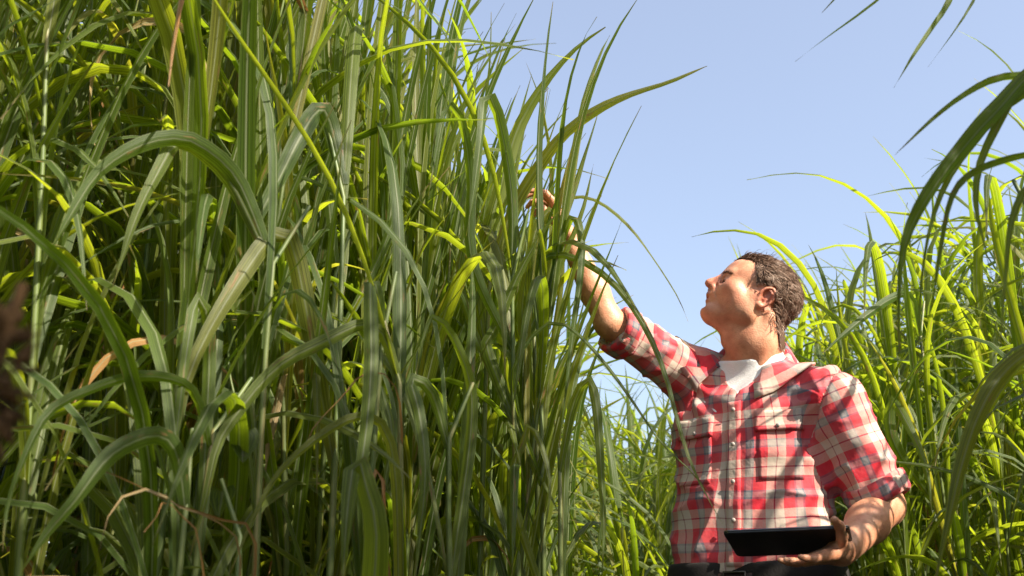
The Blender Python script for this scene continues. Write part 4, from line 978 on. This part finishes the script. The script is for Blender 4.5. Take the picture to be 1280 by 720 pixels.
def free(Y0, Y1, xa, xb2, n, gap, hfun):
    out = []; t = 0
    while len(out) < n and t < n*60:
        t += 1; Y = rng.uniform(Y0, Y1); x = rng.uniform(xa(Y), xb2(Y))
        if any((x-a[0])**2+(Y-a[1])**2 < gap*gap for a in out): continue
        out.append((x, Y, hfun(x, Y), 0))
    return out
# right-hand stand
def xa_right(Y): return np.interp(Y, [1.6, 2.4, 2.9, 4, 6], [1.35, 1.12, .98, 1.05, 1.25])
for x, Y, h, _ in free(2.75, 4.3, lambda Y: xa_right(Y)+.02, lambda Y: .58*Y+.25, 80, .11, lambda x, Y: 1.40+rng.uniform(-.2, .2)+.55*(x-1)):
    lab = 'sunlit cane plant behind the man' if Y < 3.4 else 'cane plant at the back of the right stand'
    px = 640 + F*x/(Y*CP + .1); zone = ', above the shoulder' if px < 1080 else ', by the elbow' if px < 1170 else ', toward the right edge' if px < 1250 else ', at the right edge'
    lab += zone; lgrp = 'cane plants in the right-hand stand, ' + ('front' if Y < 3.4 else 'back') + zone
    build_plant(x, Y, h, 28, rng, lab, lgrp, z0=.12, dry=.08, sc_=(.6, .9))
for x, Y, h, _ in free(1.5, 2.6, lambda Y: max(1.12, .52*Y+.16), lambda Y: .52*Y+.75, 14, .16, lambda x, Y: 1.2+rng.uniform(-.1, .2)):
    lab = 'cane plant standing at the right edge of the view'
    build_plant(x, Y, h, 12, rng, lab, 'cane plants at the right edge', z0=.15, dry=.08, ydir=180, yspread=110, sc_=(.6, .85))
# middle distance, seen between the left stand and the man
for x, Y, h, _ in free(4.0, 5.4, lambda Y: .03, lambda Y: 1.1, 34, .14, lambda x, Y: 1.22+.12*(Y-4)+rng.uniform(-.1, .15)):
    zone = ', next to the dense stand' if x/Y < .085 else ', midway across' if x/Y < .15 else ', close by the waist of the man'
    lab = 'shorter cane plant behind the raised arm' + zone
    build_plant(x, Y, h, 20, rng, lab, 'cane plants in the gap' + zone, z0=.1, dry=.05, sc_=(.6, .9))
# cane on the near right of the path, whose tops overhang the view and shade its lower part
for x, Y, h, _ in free(2.9, 3.9, lambda Y: .10, lambda Y: .62, 16, .15, lambda x, Y: .80+.12*(Y-2.9)+rng.uniform(-.1, .12)):
    zone = 'against the dense stand' if x/Y < .085 else 'close behind the waist of the man'
    build_plant(x, Y, h, 24, rng, 'low leafy cane plant under the raised arm, ' + zone, 'low cane plants under the raised arm, ' + zone, z0=.1, dry=.05, sc_=(.6, .9))
def field(name, Y0, Y1, xa, xb2, n, gap, hf, nl, lab, **kw):
    P = [(x, Y, h, nl) for x, Y, h, _ in free(Y0, Y1, xa, xb2, n, gap, hf)]
    stuff_field(name, P, rng, lab, 'cane field', **kw)
field('cane_field', 3.2, 5.5, lambda Y: -.62*Y-.6, lambda Y: xb_left(Y)-.05, 190, .11, lambda x, Y: hL(x, Y)+.1*(Y-3), 22, 'dense dark cane filling the stand behind the left-hand plants', z0=.1, dry=.08)
field('cane_field', 4.2, 8, lambda Y: 1.0+.05*Y, lambda Y: .62*Y+.6, 240, .12, lambda x, Y: 1.6+.07*(Y-4)+rng.uniform(-.2, .3), 22, 'sunlit cane filling the back of the right-hand stand', z0=.1, dry=.06)
field('cane_field', 5.4, 12, lambda Y: -.3, lambda Y: 1.6+.15*Y, 420, .13, lambda x, Y: 1.35+.07*(Y-5)+rng.uniform(-.1, .15), 18, 'far rows of cane in the gap between the stand and the man', z0=.1, dry=.05)
field('cane_field', -1.8, 2.7, lambda Y: max(1.05 if Y < .4 else 1.28, .55*Y+.45), lambda Y: 2.35, 420, .075, lambda x, Y: ((2.55 if x < 1.9 else 1.7) if Y < .85 else 2.0 if Y < 1.05 and x < 1.7 else 1.35 if 1.2 < Y < 1.9 and x < 1.65 else 1.1)+rng.uniform(-.25, .3), 24, 'cane on the near right side of the path', z0=.1, dry=.06, sc_=(.6, .9), ydir=0, yspread=115)

def broad_leaf_mesh(mat, L, seed):
    # heart-shaped climbing leaf with a folded midrib
    o = [(0, 0), (.10, .26), (.02, .46), (-.10, .50), (.16, .52), (.42, .40), (.70, .20), (1.0, 0)]
    V, Q, UV = [], [], []
    for i, (x, w) in enumerate([(-.02, .02), (.0, .40), (.10, .52), (.28, .50), (.50, .38), (.72, .22), (.90, .08), (1.0, .005)]):
        for k, u in enumerate((-1, -.5, 0, .5, 1)): V.append((x*L - (.14*L if abs(u) == 1 and i == 1 else 0), u*w*L, L*(abs(u)*.10 - .25*x*x + .03*math.sin(seed+i*2+k)))); UV.append(((u+1)/2, x*.7))
    uv = []
    for i in range(7):
        for k in range(4): q = (i*5+k, i*5+k+1, i*5+k+6, i*5+k+5); Q.append(q); uv += [UV[a] for a in q]
    return mesh_np('leaf', V, Q, mat, uv)
def bindweed():
    rng.seed(8); P = [at(*p) for p in ((300,760,1.62),(285,640,1.6),(300,540,1.58),(285,440,1.58),(318,380,1.57),(300,340,1.57))]; O = np.array((P[0][0], P[0][1], 0))
    root = link('bindweed', None, loc=O); tag(root, 'climbing weed with small heart-shaped leaves among the cane on the left', 'vine')
    C = catmull([np.zeros(3)] + [p-O for p in P], 60); v, q = tube(C, .0018, 5); link('stem', mesh_np('stem', v, q, M_STALK), root)
    ms = [broad_leaf_mesh(M_LEAF, L, k) for k, L in enumerate((.05, .06, .045))]
    for i in range(26, 60, 3):
        l = link('leaf', rng.choice(ms), root, C[i] + np.array((rng.uniform(-.03, .03), rng.uniform(-.05, -.01), rng.uniform(-.02, .02)))); l.rotation_euler = (rng.uniform(-.5, .5), rng.uniform(.5, 1.3), rng.uniform(-2.6, -.5))
bindweed()
def weed_head():
    m = simple_mat('dry_seed_brown', (.10, .055, .022), .8, .4, 120, .2, .4); r = random.Random(2)
    c = at(-14, 470, .50); O = np.array((c[0]-.05, .56, 0)); root = link('dry_weed', None, loc=O); tag(root, 'brown dry weed head out of focus at the far left edge', 'weed')
    C = catmull([np.zeros(3), np.array((.02, 0, .5)), c-O, c-O+np.array((.01, 0, .05))], 14); v, q = tube(C, .003, 6); link('stem', mesh_np('stem', v, q, m), root)
    VV, QQ, off = [], [], 0
    for i in range(160):
        d = nz(np.array([r.gauss(0, 1) for _ in range(3)])*(1, 1, 1.4)); p = c-O + d*np.array((.016, .016, .036))*r.random()**.4; L = r.uniform(.006, .016)
        v, q = tube(np.array([p, p+d*L*.5, p+d*L]), [.001, r.uniform(.0018, .0032), .0004], 5); VV.append(v); QQ += [tuple(k+off for k in g) for g in q]; off += len(v)
    link('seed_head', mesh_np('seed_head', np.vstack(VV), QQ, m), root)
weed_head()
field('cane_field', -.8, 1.5, lambda Y: -2.7, lambda Y: -.98-.12*Y, 90, .12, lambda x, Y: 2.3+rng.uniform(-.25, .3), 20, 'cane on the near left side of the path', z0=.1, dry=.06, sc_=(.55, .85), ydir=180, yspread=110)
